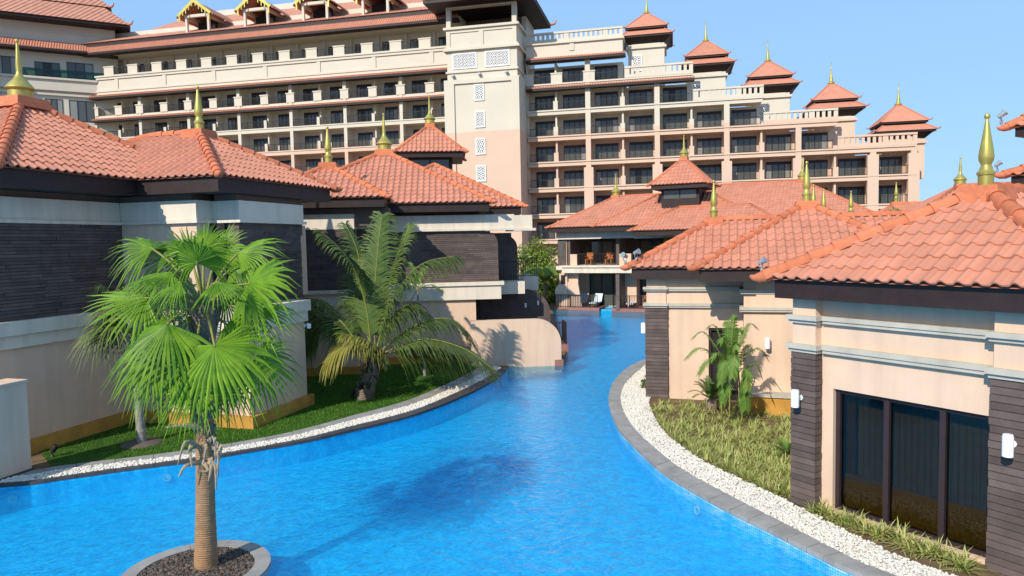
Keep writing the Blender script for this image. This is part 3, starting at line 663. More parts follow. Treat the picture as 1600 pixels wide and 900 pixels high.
# low free standing wall at the left edge
fw = Frame(P(50, 735), 16)
gw = MB(); gw.box(fw, -3.2, 0, -.6, 0, -.03, 2.14); gw = gw.build('garden_wall', 'peach'); tag(gw, 'low peach rendered garden wall at the left edge by the pool', 'wall')
MB().box(fw, -3.25, .03, -.63, .03, 2.143, 2.2).build('coping', 'peach', gw); MB().box(fw, -3.2, .005, .003, .05, -.03, .06).build('plinth', 'kerb_dark', gw)

# ================================================================== SECOND LEFT VILLA
f4 = Frame((-1.9, 30.75), 85)
v = thing('villa', f4.p(-2, -3), 'two storey villa behind the coconut palm with a rounded stone clad upper wall', 'villa')
rf = Roofer(v)
roof, ra, rb = rf.hip(f4, -8.4, -3.2, -6, 2.7, 7.1, 30, .26, .385, sides='fr'); finial(roof, ra, SPINDLE, 1.2, f4, .36)
roof, ra, rb = rf.hip(f4, -8.65, 1.05, -8.96, .74, 6.95, 29.5, .26, .385, sides='fr'); finial(roof, ra, BELL, 1.0, f4, .5)
roof, ra, rb = rf.hip(f4, -5.8, 2.84, -12.2, -3.37, 6.95, 30, .26, .385, sides='fr'); rf.finish(300)
def rounded(u0, u1, z0, z1, r, n=10):
    return [(u0, z0), (u1, z0)]+[(u1-r+r*math.cos(math.pi/2*i/n), z1-r+r*math.sin(math.pi/2*i/n)) for i in range(n+1)]+[(u0, z1)]
def lim(u1, z1, r): return lambda z: u1 if z < z1-r else u1-r+math.sqrt(max(0, r*r-(z-z1+r)**2))
MB().wallprism(f4, rounded(-3.6, 1.31, 3.53, 5.74, .6), -.30, -.02).build('balcony_wall', 'clad', v); cladding(v, f4, -3.6, 1.33, 0, 3.54, 5.73, .085, lim(1.33, 5.76, .62))
b = MB(); b.box(f4, -3.65, 2.06, -.5, .12, 5.76, 6.43); b.box(f4, -3.65, 2.10, -.5, .17, 5.75, 5.86); b.box(f4, 2.0, 3.05, -2.8, -1.6, 5.85, 6.45); b.box(f4, 1.9, 3.2, -2.8, -1.5, 5.73, 5.846)
b.box(f4, -8.3, -4.56, 1.0, 2.13, 5.87, 6.47); b.box(f4, -4.555, -3.66, -.4, 1.4, 5.875, 6.44); b.build('cornice', 'white_band', v)
b = MB(); b.box(f4, -3.6, 1.55, -.5, .2, 3.36, 3.52); b.box(f4, -3.6, 1.42, -.5, .12, 2.75, 3.356); b.box(f4, -8.3, -4.4, 1.4, 2.25, 3.30, 3.44); b.box(f4, -8.3, -4.5, 1.4, 2.1, 2.8, 3.296); b.box(f4, -4.49, -3.61, .4, 1.3, 2.8, 3.4)
b.box(f4, 1.2, 2.6, -3.0, -1.2, 2.85, 3.42); b.box(f4, 2.0, 3.5, -6.0, -3.3, 2.85, 3.5); b.build('balcony_slab', 'white_band', v)
cladding(v, f4, -8.2, -4.6, 2.07, 3.45, 5.865, .085); cladding(v, f4, -4.6, -3.65, 1.2, 3.45, 5.87, .085)
b = MB(); b.box(f4, -8.2, -4.62, 1.2, 2.0, 3.44, 6.7); b.box(f4, -4.62, -3.62, -.4, 1.12, 3.41, 6.9); b.box(f4, -8.0, -3.2, -.4, 1.9, 6.0, 6.72); b.box(f4, -3.2, .6, -5, -.5, 5.9, 6.6); b.build('frieze', 'brown_wall', v)
b = MB(); b.box(f4, -8.3, -4.6, 1.2, 2.0, -.03, 2.82); b.box(f4, -4.6, -3.62, -.4, 1.15, -.03, 2.82); b.box(f4, -3.62, .3, -.6, -.03, -.03, 2.755); b.box(f4, -8.2, .3, -8, -7.8, -.03, 5.7); b.box(f4, -8.25, -8.05, -7.9, 1.3, -.02, 5.69); b.build('wall', 'peach', v)
b = MB(); b.box(f4, -8.3, -4.5, 2.003, 2.12, -.03, .32); b.box(f4, -4.49, -3.6, 1.153, 1.27, -.03, .32); b.box(f4, -3.59, -.2, -.028, .09, -.03, .32); b.build('plinth', 'ochre', v)
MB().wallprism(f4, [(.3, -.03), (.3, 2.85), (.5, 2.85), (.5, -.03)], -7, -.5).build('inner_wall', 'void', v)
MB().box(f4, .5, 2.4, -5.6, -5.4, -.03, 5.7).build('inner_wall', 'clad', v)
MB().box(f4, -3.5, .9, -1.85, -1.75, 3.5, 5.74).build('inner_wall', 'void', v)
MB().wallprism(f4, rounded(.5, 3.95, -.6, 2.95, 1.2), -2.75, -2.5).build('privacy_wall', 'clad', v)
MB().wallprism(f4, rounded(.6, 2.42, 3.43, 5.55, .6), -2.75, -2.5).build('privacy_wall', 'clad', v)
fp = Frame(P(745, 572, 0), 86)
pw = MB().wallprism(fp, rounded(-.22, 3.62, -1.25, 1.93, 1.05), -.28, 0).build('privacy_wall', 'peach', v)
MB().box(fp, 3.33, 3.70, -.32, .05, -.25, .16).build('foot', 'deckred', pw)
def railing(name, fr, u0, u1, w, z0, z1, parent, step=.11, r=.012, mat='dark_metal', posts=1.2):
    b = MB(); b.box(fr, u0, u1, w-.02, w+.02, z1-.045, z1); b.box(fr, u0, u1, w-.015, w+.015, z0+.06, z0+.09)
    n = max(1, round((u1-u0)/step))
    for i in range(n+1):
        u = u0+(u1-u0)*i/n; k = r*2.2 if (posts and i % max(1, round(posts/step)) == 0) or i == n else r
        b.box(fr, max(u0, u-k), min(u1, u+k), w-k, w+k, z0, z1-.046)
    return b.build(name, mat, parent)
railing('railing', f4, 1.32, 2.55, -1.3, 3.42, 4.35, v); railing('railing', f4, 2.45, 3.45, -3.4, 3.5, 4.45, v)
dk = MB().box(f4, 3.6, 4.75, -3.6, -2.3, -.8, .28).build('terrace', 'deckred', v)
railing('railing', f4, 3.7, 4.7, -2.4, .28, 1.35, v); fs_ = Frame(f4.p(4.68, -2.4), 85-90); railing('railing', fs_, 0, 1.1, 0, .28, 1.35, v)
for u, w, z in ((2.75, -2.45, 2.2), (3.35, -2.45, 2.3)): MB().box(f4, u-.04, u+.04, w-.04, w+.06, z-.1, z+.1).build('lamp', 'white', v)
# lantern roof rising behind
def cupola(vroot, fr, c, hw, ze, slope, body, finial_kind, fk=1.0, tw=.27, objs=False, zb=None):
    r2 = Roofer(vroot); ff = Frame((c.x, c.y), 90); ff.d, ff.n = fr.d, fr.n
    roof, ra, rb = r2.hip(ff, -hw, hw, -hw, hw, ze, slope, tw, .385, objs=objs, sides='frl', fasc=.3, matf='tile'); r2.finish(60 if objs else 0)
    zb = zb or ze-1.6
    MB().box(ff, -body, body, -body, body, zb, ze-.3).build('lantern', 'brown', vroot)
    b = MB()
    for k in range(2): b.box(ff, -body*.86+k*body*.88, -body*.86+k*body*.88+body*.82, body, body+.03, ze-1.02, ze-.42)
    b.build('window', 'glass', vroot); finial(roof, ra, finial_kind, fk, fr, .36); return roof
c = A(667, 237, 43); cupola(v, f4, Vector((c.x, c.y+2, 0)), 2.12, c.z, 42, 1.35, BELL, .95, zb=8)

# ================================================================== FAR VILLA BEYOND THE POOL
f5 = Frame((3.57, 54.55), 116)
v = thing('villa', f5.p(4, -3), 'far two storey villa with balconies and loungers at the end of the pool', 'villa')
rf = Roofer(v); kw = dict(objs=False, tw=.27, tl=.385, capr=.11)
roof, ra, rb = rf.hip(f5, -.35, 14, -7.3, .9, 6.27, 30, sides='fl', **kw); finial(roof, ra, BELL, .95, f5, .4, 12)
roof, ra, rb = rf.hip(f5, 3.55, 15.0, -6.0, 1.5, 6.25, 31, sides='flr', **kw)
roof, ra, rb = rf.hip(f5, 6.6, 17, -3, 2.6, 5.85, 30, sides='fl', **kw)
roof, ra, rb = rf.hip(f5, 6, 22.0, -13.5, -3.5, 6.6, 30, sides='fr', **kw); finial(roof, rb, BELL, .95, f5, .4, 12)
rf.finish(0, far=True)
c = A(1077, 287, 50.5); cupola(v, f5, Vector((c.x, c.y+1.5, 0)), 2.05, c.z, 44, 1.35, BELL, .9, zb=6.5)
b = MB(); b.box(f5, .3, .75, -.6, -.05, -.03, 5.5); b.box(f5, 0.0, .3, -3.5, -.3, -.03, 5.4); b.box(f5, .76, 1.55, -.5, -.3, 0, 2.75); b.box(f5, .8, 9, -2.4, -2.2, 0, 2.7)
b.box(f5, 4.9, 5.9, -2.2, -1.2, 0, 2.7); b.box(f5, 1.1, 1.65, -.15, .15, 3.36, 4.2); b.box(f5, 5.0, 5.9, -.15, .15, 3.36, 4.2); b.box(f5, -.02, 14, -6.5, -6.3, 0, 6); b.build('wall', 'peach', v)
b = MB(); b.box(f5, .0, 6.2, -.5, .2, 5.35, 5.95); b.box(f5, 6.2, 12, -.5, .35, 5.30, 5.6); b.box(f5, .5, 8.5, -2.4, .35, 2.78, 3.2); b.box(f5, .4, 8.5, -2.4, .45, 3.2, 3.35); b.box(f5, -.1, .85, -.7, .1, 3.0, 3.3); b.build('balcony_slab', 'white_band', v)
b = MB(); b.box(f5, .05, .7, -.05, .03, 3.35, 5.34); b.box(f5, .8, 10, -2.6, -2.45, 3.36, 5.4); b.box(f5, 4.75, 4.98, -2.2, .1, 3.36, 5.35); b.box(f5, .82, 1.05, -2.2, -.05, 3.36, 5.35); b.box(f5, 4.72, 5.0, -1.2, .2, 0, 2.75); b.build('stone_pier', 'clad', v)
for a, c2, z0, z1, w in ((1.9, 4.6, 3.37, 5.2, -2.44), (5.9, 8.5, 3.37, 5.2, -2.44), (1.9, 4.7, .15, 2.6, -2.19), (6.0, 8.2, .15, 2.6, -2.19)):
    wi = MB().box(f5, a, c2, w, w+.05, z0, z1).build('window', 'glass', v)
    b = MB(); n = 3
    for i in range(n+1): u = a+(c2-a)*i/n; b.box(f5, u-.05, u+.05, w+.05, w+.1, z0, z1)
    b.box(f5, a, c2, w+.051, w+.09, z1-.08, z1); b.build('frame', 'frame', wi)
wi = MB().box(f5, .2, .5, .03, .06, 4.0, 5.2).build('window', 'glass', v); MB().box(f5, .25, .6, -.048, -.02, 1.9, 2.6).build('window', 'void', v)
railing('railing', f5, 1.68, 4.95, .0, 3.36, 4.25, v, .14, .014); railing('railing', f5, 5.95, 9, .0, 3.36, 4.25, v, .14, .014)
MB().wallprism(f5, [(-.3, -.5), (-.3, 1.3)]+[(-.3+1.0-1.0*math.cos(math.pi/2*i/8), 1.3+.75*math.sin(math.pi/2*i/8)) for i in range(1, 9)]+[(1.6, 2.05), (1.9, .2), (1.9, -.5)], -.3, -.12).build('privacy_wall', 'peach', v)
b = MB(); b.box(f5, -.35, 3.35, -2.2, .05, -.8, .12); b.box(f5, 4.35, 12, -2.2, .15, -.8, .12); b.build('terrace', 'deckred', v)
b = MB(); b.box(f5, 3.35, 4.35, -1.4, -.3, -.8, -.04); b.box(f5, 3.35, 4.35, -2.0, -1.39, -.8, .06); b.build('pool_step', 'mosaic_wall', v)
railing('railing', f5, -.25, 3.2, -.03, .12, 1.1, v, .14, .016); railing('railing', f5, 4.45, 9.5, .08, .12, 1.1, v, .14, .016)
def chair(fr, u, w, z, label, mat='orange', group='wooden chairs on the far balcony'):
    t = thing('chair', fr.p(u, w, z), label, 'chair', group)
    MB().box(fr, u-.25, u+.25, w-.25, w+.25, z+.40, z+.46).build('seat', mat, t); MB().box(fr, u-.25, u+.25, w-.28, w-.22, z+.46, z+.92).build('backrest', mat, t)
    for a in (-.22, .22):
        for c_ in (-.22, .22): MB().box(fr, u+a-.025, u+a+.025, w+c_-.025, w+c_+.025, z, z+.4).build('leg', mat, t)
        MB().box(fr, u+a*1.05-.03, u+a*1.05+.03, w-.25, w+.25, z+.62, z+.67).build('armrest', mat, t)
chair(f5, 2.3, -.8, 3.36, 'orange wooden chair on the far balcony, nearer its left end'); chair(f5, 3.9, -.8, 3.36, 'orange wooden chair on the far balcony, nearer its right end')
chair(f5, 6.9, -.8, 3.36, 'orange wooden chair on the far balcony behind the roof corner')
def lounger(fr, u, w, z, label, mat):
    t = thing('sun_lounger', fr.p(u, w, z), label, 'sun lounger', 'sun loungers on the far terrace')
    MB().box(fr, u-.3, u+.3, w-.6, w+.65, z+.28, z+.36).build('bed', mat, t)
    MB().hexa([fr.p(u-.3, w-.6, z+.30), fr.p(u+.3, w-.6, z+.30), fr.p(u+.3, w-.68, z+.33), fr.p(u-.3, w-.68, z+.33), fr.p(u-.3, w-1.0, z+.95), fr.p(u+.3, w-1.0, z+.95), fr.p(u+.3, w-1.08, z+.93), fr.p(u-.3, w-1.08, z+.93)]).build('backrest', mat, t)
    for a in (-.26, .26):
        for c_ in (-.5, .55): MB().box(fr, u+a-.03, u+a+.03, w+c_-.03, w+c_+.03, z, z+.28).build('leg', 'dark_metal', t)
lounger(f5, 1.5, -.95, .12, 'pale blue sun lounger left of the pool steps, farther from them', 'cloth'); lounger(f5, 2.7, -.9, .12, 'pale blue sun lounger next to the pool steps', 'cloth')
lounger(f5, 5.6, -.95, .12, 'pale lounger on the far terrace right of the pool steps', 'cloth'); chair(f5, 6.8, -.8, .12, 'orange chair on the far terrace right of the pool steps', group=None)

# ================================================================== ROOFS BEYOND THE RIGHT HAND VILLAS
def simple_villa(label, fr, u0, u1, w0, w1, ze, slope, fins, kind=SPINDLE, sides='fl', objs=False, wallz=None):
    v = thing('villa', fr.p((u0+u1)/2, (w0+w1)/2), label, 'villa')
    rf = Roofer(v); roof, ra, rb = rf.hip(fr, u0, u1, w0, w1, ze, slope, .27, .385, objs=False, sides=sides, matf='tile')
    rf.finish(0, far=True)
    for t, k, kd in fins: finial(roof, ra.lerp(rb, t), kd, k, fr, .36, 12)
    MB().box(fr, u0+.7, u1-.7, w0+.7, w1-.7, -.03, ze-.4).build('wall', 'peach', v)
    b = MB(); b.box(fr, u0+.6, u1-.6, w0+.6, w1-.6, ze-1.0, ze-.85); b.build('moulding', 'grey_band', v); return v
ap = A(1500, 290, 38); fr = Frame((ap.x, ap.y), 107.5)
simple_villa('distant tiled roof behind the right villa with a short bell finial against the sky', fr, -4.2, 16, -4.2, 4.2, ap.z-2.43, 30, [(0, .82, BELL)])
ap = A(1400, 318, 60); fr = Frame((ap.x, ap.y), 107.5)
simple_villa('small distant villa roof in front of the hotel end with a thin golden spike', fr, -3.0, 9, -3, 3, ap.z-1.73, 30, [(0, 1.3, SPINDLE)])
ap = A(1302, 340, 42); fr = Frame((ap.x, ap.y), 107.5)
simple_villa('half hidden villa roof with three golden spikes showing over the ridge', fr, -4.3, 6.2, -3.6, 3.6, ap.z-2.08, 30, [(.05, 1.25, SPINDLE), (-.12, 1.45, SPINDLE), (.5, 1.12, SPINDLE)])
# two tier turret at the right edge
ft = Frame((17.15, 19.4), 147.4); v = thing('turret', ft.o, 'two tiered tiled turret cut by the right edge of the view', 'turret')
rf = Roofer(v)
for ze, hw, sl in ((8.15, 2.2, 36), (6.80, 2.25, 24)):
    roof, ra, rb = rf.hip(ft, -hw, hw, -hw, hw, ze, sl, .27, .385, sides='fl', fasc=.25)
    MB().box(ft, -hw+.7, hw-.7, -hw+.7, hw-.7, ze-1.1, ze-.2).build('drum', 'brown', v)
rf.finish(120)
MB().box(ft, -1.6, 1.6, -1.6, 1.6, -.03, 6.5).build('wall', 'peach', v)

# ================================================================== HOTEL
fh = Frame(A(760, 222, 97).xy, 103)
hotel = thing('hotel_building', fh.p(0, -6), 'long cream and peach hotel with stepped balconies, tower and pagoda turrets', 'hotel')
def win_mesh(w, h, n=4, head=.35):
    var = random.choice((0, 0, 1, 2, 3, 4)); k = ('win', w, h, var)
    if k not in _tm:
        b = MB(); L = Frame((0, 0), 90)       # local: u = x, w = -y
        for i in range(n): b.box(L, w*i/n, w*(i+1)/n-.001, -.02, .0, 0, h, {0: 1, 1: 2 if i == 0 else 1, 2: 2 if i >= n-1 else 1, 3: 3 if i == 1 else 1, 4: 2 if i in (0, n-1) else 1}[var])
        for i in range(n+1): x = w*i/n; r = .045 if i not in (0, n) else .07; b.box(L, max(0, x-r), min(w, x+r), .002, .06, 0, h)
        b.box(L, 0, w, .003, .055, h-head, h); b.box(L, 0, w, .004, .05, 0, .09)
        _tm[k] = b.mesh('window', ['frame', 'glass', 'glass_drape', 'glass_black'])
    return _tm[k]
def rail_mesh(w, h=1.05):
    k = ('rail', round(w, 2), h)
    if k not in _tm:
        b = MB(); L = Frame((0, 0), 90); b.box(L, 0, w, -.03, .03, h-.07, h); b.box(L, 0, w, -.025, .025, .06, .12); n = max(2, round(w/.17))
        for i in range(n+1): x = w*i/n; r = .028 if i % 6 == 0 or i == n else .013; b.box(L, max(0, x-r), min(w, x+r), -r, r, 0, h-.07)
        _tm[k] = b.mesh('railing', 'dark_metal')
    return _tm[k]
def lattice_mesh(w, h, n, m):
    k = ('lat', w, h)
    if k not in _tm:
        b = MB(); L = Frame((0, 0), 90); e = .14
        b.box(L, 0, w, -.02, .0, 0, h, 1); b.box(L, 0, w, .0, .1, 0, e); b.box(L, 0, w, .0, .1, h-e, h); b.box(L, 0, e, .0, .1, e, h-e); b.box(L, w-e, w, .0, .1, e, h-e)
        iw, ih = w-2*e, h-2*e
        for i in range(n):
            for j in range(m):
                cx, cz = e+iw*(i+.5)/n, e+ih*(j+.5)/m; rx, rz = iw/n*.5, ih/m*.5
                q = [(cx-rx, cz), (cx, cz-rz), (cx+rx, cz), (cx, cz+rz)]; k2 = .5
                q2 = [(cx+(a-cx)*k2, cz+(c-cz)*k2) for a, c in q]
                for s_ in range(4):
                    a, c = q[s_], q[(s_+1) % 4]; a2, c2 = q2[s_], q2[(s_+1) % 4]
                    b.hexa([L.p(a[0], .03, a[1]), L.p(c[0], .03, c[1]), L.p(c2[0], .03, c2[1]), L.p(a2[0], .03, a2[1]), L.p(a[0], .08, a[1]), L.p(c[0], .08, c[1]), L.p(c2[0], .08, c2[1]), L.p(a2[0], .08, a2[1])])
                    sg = ((-1, -1), (1, -1), (1, 1), (-1, 1))[s_]; kx, kz = cx+sg[0]*rx, cz+sg[1]*rz
                    b.add([L.p(kx, .05, kz), L.p(kx-sg[0]*rx*.6, .05, kz), L.p(kx, .05, kz-sg[1]*rz*.6)], [(0, 1, 2)])
        _tm[k] = b.mesh('lattice_screen', ['lattice', 'brown_wall'])
    return _tm[k]
def eave_strip(parent, fr, u0, u1, w, z0, z1, out=1.0, endr=False):
    """continuous tiled awning: sloping tiles with a dark fascia and soffit under it"""
    b = MB(); t = .05
    b.hexa([fr.p(u0, w+out, z0+.30), fr.p(u1, w+out, z0+.30), fr.p(u1, w-.3, z1-.05), fr.p(u0, w-.3, z1-.05), fr.p(u0, w+out, z0+.38), fr.p(u1, w+out, z0+.38), fr.p(u1, w-.3, z1+.05), fr.p(u0, w-.3, z1+.05)])
    n = int((u1-u0)/.34)
    for i in range(n):          # tile rolls
        u = u0+(i+.5)*(u1-u0)/n; b.hexa([fr.p(u-.09, w+out+.03, z0+.36), fr.p(u+.09, w+out+.03, z0+.36), fr.p(u+.09, w-.3, z1+.03), fr.p(u-.09, w-.3, z1+.03), fr.p(u-.05, w+out+.03, z0+.47), fr.p(u+.05, w+out+.03, z0+.47), fr.p(u+.05, w-.3, z1+.14), fr.p(u-.05, w-.3, z1+.14)])
    o = b.build('awning_roof', 'tile_far', parent); MB().box(fr, u0+.02, u1-.02, w-.3, w+out-.04, z0, z0+.295).build('fascia', 'brown', o); return o
def balustrade(parent, fr, u0, u1, w, z0, z1):
    b = MB(); b.box(fr, u0, u1, w-.28, w, z0, z0+(z1-z0)*.30); b.box(fr, u0, u1, w-.34, w+.06, z1-.24, z1)
    n = int((u1-u0)/.62); st = (u1-u0)/n
    for i in range(n):
        wide = .34 if i % 8 else .62
        if i % 8 == 0: b.box(fr, u0+i*st, u0+i*st+st*.98, w-.27, w-.01, z0+(z1-z0)*.295, z1-.235)
        else: b.box(fr, u0+i*st+st*.28, u0+i*st+st*.82, w-.24, w-.04, z0+(z1-z0)*.295, z1-.235)
    b.box(fr, u1-.3, u1-.002, w-.27, w-.01, z0+(z1-z0)*.295, z1-.235)
    return b.build('balustrade', 'hotel', parent)
WB = -2.1
# ---- long wing on the left
wing = MB(); wing.box(fh, -62.8, -3.9, WB-8, WB, 0, 31.5); wing = wing.build('balcony_wing', 'hotel', hotel)
LC = [-62.8, -54.7, -46.2, -37.7, -29.2, -20.7, -12.2, -3.9]
for zb in (8.3, 11.8, 15.2, 18.6, 22.0):
    b = MB(); b.box(fh, -62.8, -3.9, WB, -.06, zb, zb+.62); b.box(fh, -62.8, -3.9, -.06, .02, zb+.02, zb+.50); b.box(fh, -62.8, -3.9, -.06, .10, zb+.50, zb+.66); b.build('balcony_slab', 'hotel', wing)
for i, u in enumerate(LC[:-1]):
    MB().box(fh, u-.24, u+.24, -.42, .04, 8.3, 28.55).build('column', 'hotel', wing)
    b = MB(); b.box(fh, u-.10, u+.10, WB, -.43, 8.9, 28.5); b.build('fin_wall', 'hotel', wing)
    um = u+4.3; MB().box(fh, um-.10, um+.10, WB, -.7, 8.9, 28.5).build('fin_wall', 'hotel', wing)
for i in range(len(LC)-1):
    u, u2 = LC[i], LC[i+1]; um = u+4.3
    for zb in (11.8, 15.2, 18.6, 22.0, 25.45):
        z = zb+.66; row = zb > 25
        inst('window', win_mesh(2.3, 2.25), wing, fh.mat(u+.95, WB+.02, z)); inst('window', win_mesh(1.9, 2.25, 3), wing, fh.mat(um+.95, WB+.02, z))
        pw_ = .62 if row else .22
        b = MB(); b.box(fh, um-pw_, um+pw_, -.36, .06, z-.02, z+1.12 if not row else z+1.2)
        if row: b.box(fh, um-pw_-.09, um+pw_+.09, -.42, .14, z+1.2, z+1.36)
        b.build('pier', 'hotel', wing)
        if row: b = MB(); b.box(fh, u-pw_, u+pw_, -.36, .08, z-.02, z+1.2); b.box(fh, u-pw_-.09, u+pw_+.09, -.42, .15, z+1.2, z+1.36); b.build('pier', 'hotel', wing)
        e = .6 if row else .24; e2 = pw_
        inst('railing', rail_mesh(um-e2-u-e), wing, fh.mat(u+e, -.12, z)); inst('railing', rail_mesh(u2-e-um-e2), wing, fh.mat(um+e2, -.12, z))
b = MB(); b.box(fh, -62.8, -3.9, WB, -.05, 25.45, 26.1); b.build('balcony_slab', 'hotel', wing)
eave_strip(wing, fh, -63, -3.95, -.1, 25.1, 25.75, .65)
eave_strip(wing, fh, -63, -3.95, -.1, 28.55, 29.35, 1.0)
b = MB(); b.box(fh, -62.8, -3.9, WB, .05, 28.9, 31.9); b.box(fh, -62.8, -3.9, .05, .16, 29.7, 30.0); b.box(fh, -62.8, -3.9, -3.5, .34, 31.9, 32.15)
b.box(fh, -62.8, -3.9, .05, .22, 31.55, 31.89)
for u in np.arange(-58.5, -5, 8.5): b.box(fh, u-.3, u+.3, .051, .17, 30.0, 31.55)
b.build('parapet', 'hotel', wing)
us = list(np.arange(-59.8, -6, 4.28))
for k, u in enumerate(us):
    b = MB(); b.box(fh, u-.85, u+.85, -.35, .12, 32.16, 33.35); b.box(fh, u-.93, u+.93, -.4, .18, 33.35, 33.52); b.build('pier', 'hotel', wing)
    if k < len(us)-1: inst('railing', rail_mesh(4.28-1.7, 1.15), wing, fh.mat(u+.85, -.1, 32.16))
    inst('window', win_mesh(2.6, 2.3), wing, fh.mat(u+.9, -3.38, 32.16)); MB().box(fh, u+.1, u+.5, -3.4, -3.05, 32.15, 35.3).build('pilaster', 'hotel', wing)
MB().box(fh, -62.8, -3.9, WB-8, -3.4, 32.15, 36.5).build('top_storey', 'hotel', wing)
eave_strip(wing, fh, -63.5, -3.2, .6, 35.05, 36.9, 1.1)
MB().box(fh, -63.5, -3.2, -3.4, .3, 35.3, 36.4).build('soffit', 'cream', wing)
b = MB(); b.hexa([fh.p(-63.5, 1.0, 37.0), fh.p(-3.2, 1.0, 37.0), fh.p(-3.2, -6, 37.0), fh.p(-63.5, -6, 37.0), fh.p(-63.5, 1.0, 37.08), fh.p(-3.2, 1.0, 37.08), fh.p(-3.2, -6, 40.0), fh.p(-63.5, -6, 40.0)]); rt = b.build('roof', 'tile_hotel', wing)
MB().box(fh, -63.4, -3.3, -.3, .85, 36.35, 36.98).build('fascia', 'brown', rt)
MB().box(fh, -63, -3.2, -5.4, -3.9, 38.8, 39.75).build('ridge_band', 'hotel', rt)
b = MB(); b.hexa([fh.p(-63, -5.0, 39.6), fh.p(-3.2, -5.0, 39.6), fh.p(-3.2, -14, 39.6), fh.p(-63, -14, 39.6), fh.p(-59, -5.0, 39.68), fh.p(-3.2, -5.0, 39.68), fh.p(-3.2, -11, 43.4), fh.p(-55, -11, 43.4)]); b.build('roof', 'tile_hotel', wing)
MB().box(fh, -55.5, -3.2, -11.6, -10.6, 43.2, 44.1).build('ridge_band', 'hotel', wing)
for px in (310, 402, 494, 588):
    pL = ray(px, 30); t = (fh.n.dot(fh.o))/(fh.n.x*pL[0]+fh.n.y*pL[1]); u = (Vector((pL[0]*t, pL[1]*t, 0))-fh.o).dot(fh.d)
    d = MB()
    for s_ in (-1.85, 1.85): d.box(fh, u+s_-.17, u+s_+.17, .0, .34, 36.9, 39.6)
    d.box(fh, u-2.1, u+2.1, -.05, .4, 39.45, 39.85); 
    for s_ in (-1.85, 1.85): d.box(fh, u+s_-.15, u+s_+.15, -5, -.01, 39.3, 39.8)
    d = d.build('dormer', 'hotel', wing)
    for s_ in (-1, 1):
        MB().hexa([fh.p(u, .9, 41.5), fh.p(u+s_*3.1, .9, 39.35), fh.p(u+s_*3.1, -7, 39.35), fh.p(u, -7, 41.5), fh.p(u, .9, 41.72), fh.p(u+s_*3.1, .9, 39.57), fh.p(u+s_*3.1, -7, 39.57), fh.p(u, -7, 41.72)]).build('gable_roof', ['tile_hotel'], d)
        e = MB(); e.hexa([fh.p(u, .92, 41.35), fh.p(u+s_*2.6, .92, 39.5), fh.p(u+s_*2.6, 1.02, 39.5), fh.p(u, 1.02, 41.35), fh.p(u, .92, 41.95), fh.p(u+s_*2.9, .92, 39.75), fh.p(u+s_*2.9, 1.02, 39.75), fh.p(u, 1.02, 41.95)])
        for q in range(5):
            f_ = .12+.2*q; ux = u+s_*2.6*f_; zx = 41.35-1.85*f_; e.box(fh, ux-.07, ux+.07, .93, 1.01, zx-.55+.12*abs(q-2), zx+.1)
        e.box(fh, u+s_*2.45-.12, u+s_*2.45+.12, .93, 1.01, 38.7, 39.6)
        e.build('bargeboard', 'gold', d)
    MB().lathe(fh.p(u, .97, 41.8), [(.12, 0), (.2, .2), (.1, .5), (.06, 1.0), (.01, 1.8)], 8).build('finial', 'gold', d, smooth=True)
    MB().wallprism(fh, [(u-1.7, 39.86), (u+1.7, 39.86), (u, 41.2)], -1.6, -1.5).build('gable_infill', 'void', d)
    MB().box(fh, u-1.5, u+1.5, -2.4, -2.0, 37.5, 39.4).build('louvre', 'void', d)
# ---- tower between the wings
tw = MB(); T0, T1 = -4.05, 5.35
tw.box(fh, T0-.45, T1+.3, -8, 4.0, 0, 26.6); tw.box(fh, T0, T1, -8, 3.9, 26.6, 33.3)
for a, c in ((T0, T0+.6), (T1-.6, T1)): tw.box(fh, a, c, 3.25, 3.9, 33.3, 36.4); tw.box(fh, a, c, -3, -2.4, 33.3, 36.4)
tw.box(fh, T0+.02, T1-.02, 3.2, 3.85, 35.75, 36.3); tw.box(fh, T0+.03, T1-.03, -8, -3.02, 33.3, 36.4)
for z, e, h in ((33.0, .35, .3), (30.55, .22, .22), (30.25, .4, .26), (27.45, .18, .22)): tw.box(fh, T0-e, T1+e, -4, 3.9+e, z, z+h)
tw.box(fh, T0+.0, T0+.5, 3.9, 4.02, 30.8, 33.0); tw.box(fh, T1-.5, T1, 3.9, 4.02, 30.8, 33.0); tw.box(fh, .35, .95, 3.9, 4.02, 30.8, 33.0); tw.box(fh, T0, T1, 3.9, 4.015, 32.6, 33.0)
tw.box(fh, T0-.42, T0+.95, 4.0, 4.22, 0, 26.55); tw.box(fh, T1-.75, T1+.25, 4.0, 4.22, 0, 26.55); tw.box(fh, T0+.95, T1-.75, 4.0, 4.22, 26.0, 26.55)
tw = tw.build('tower', 'hotel', hotel)
MB().box(fh, T0+.61, T1-.61, -2.9, -2.5, 33.31, 36.2).build('loggia_back', 'brown_wall', tw)
for u0, u1 in ((-3.3, .0), (1.1, 4.4)): inst('lattice_screen', lattice_mesh(u1-u0, 2.0, 6, 4), tw, fh.mat(u0, 3.91, 27.95))
for z in (23.7, 20.25, 16.75, 13.25, 9.8): inst('lattice_screen', lattice_mesh(1.35, 2.1, 2, 3), tw, fh.mat(-.4, 4.03, z))
for u in (-3.2, .4, 4.0): MB().box(fh, u-.18, u+.18, 4.0, 4.5, 26.95, 27.2).build('floodlight', 'grey_metal', tw)
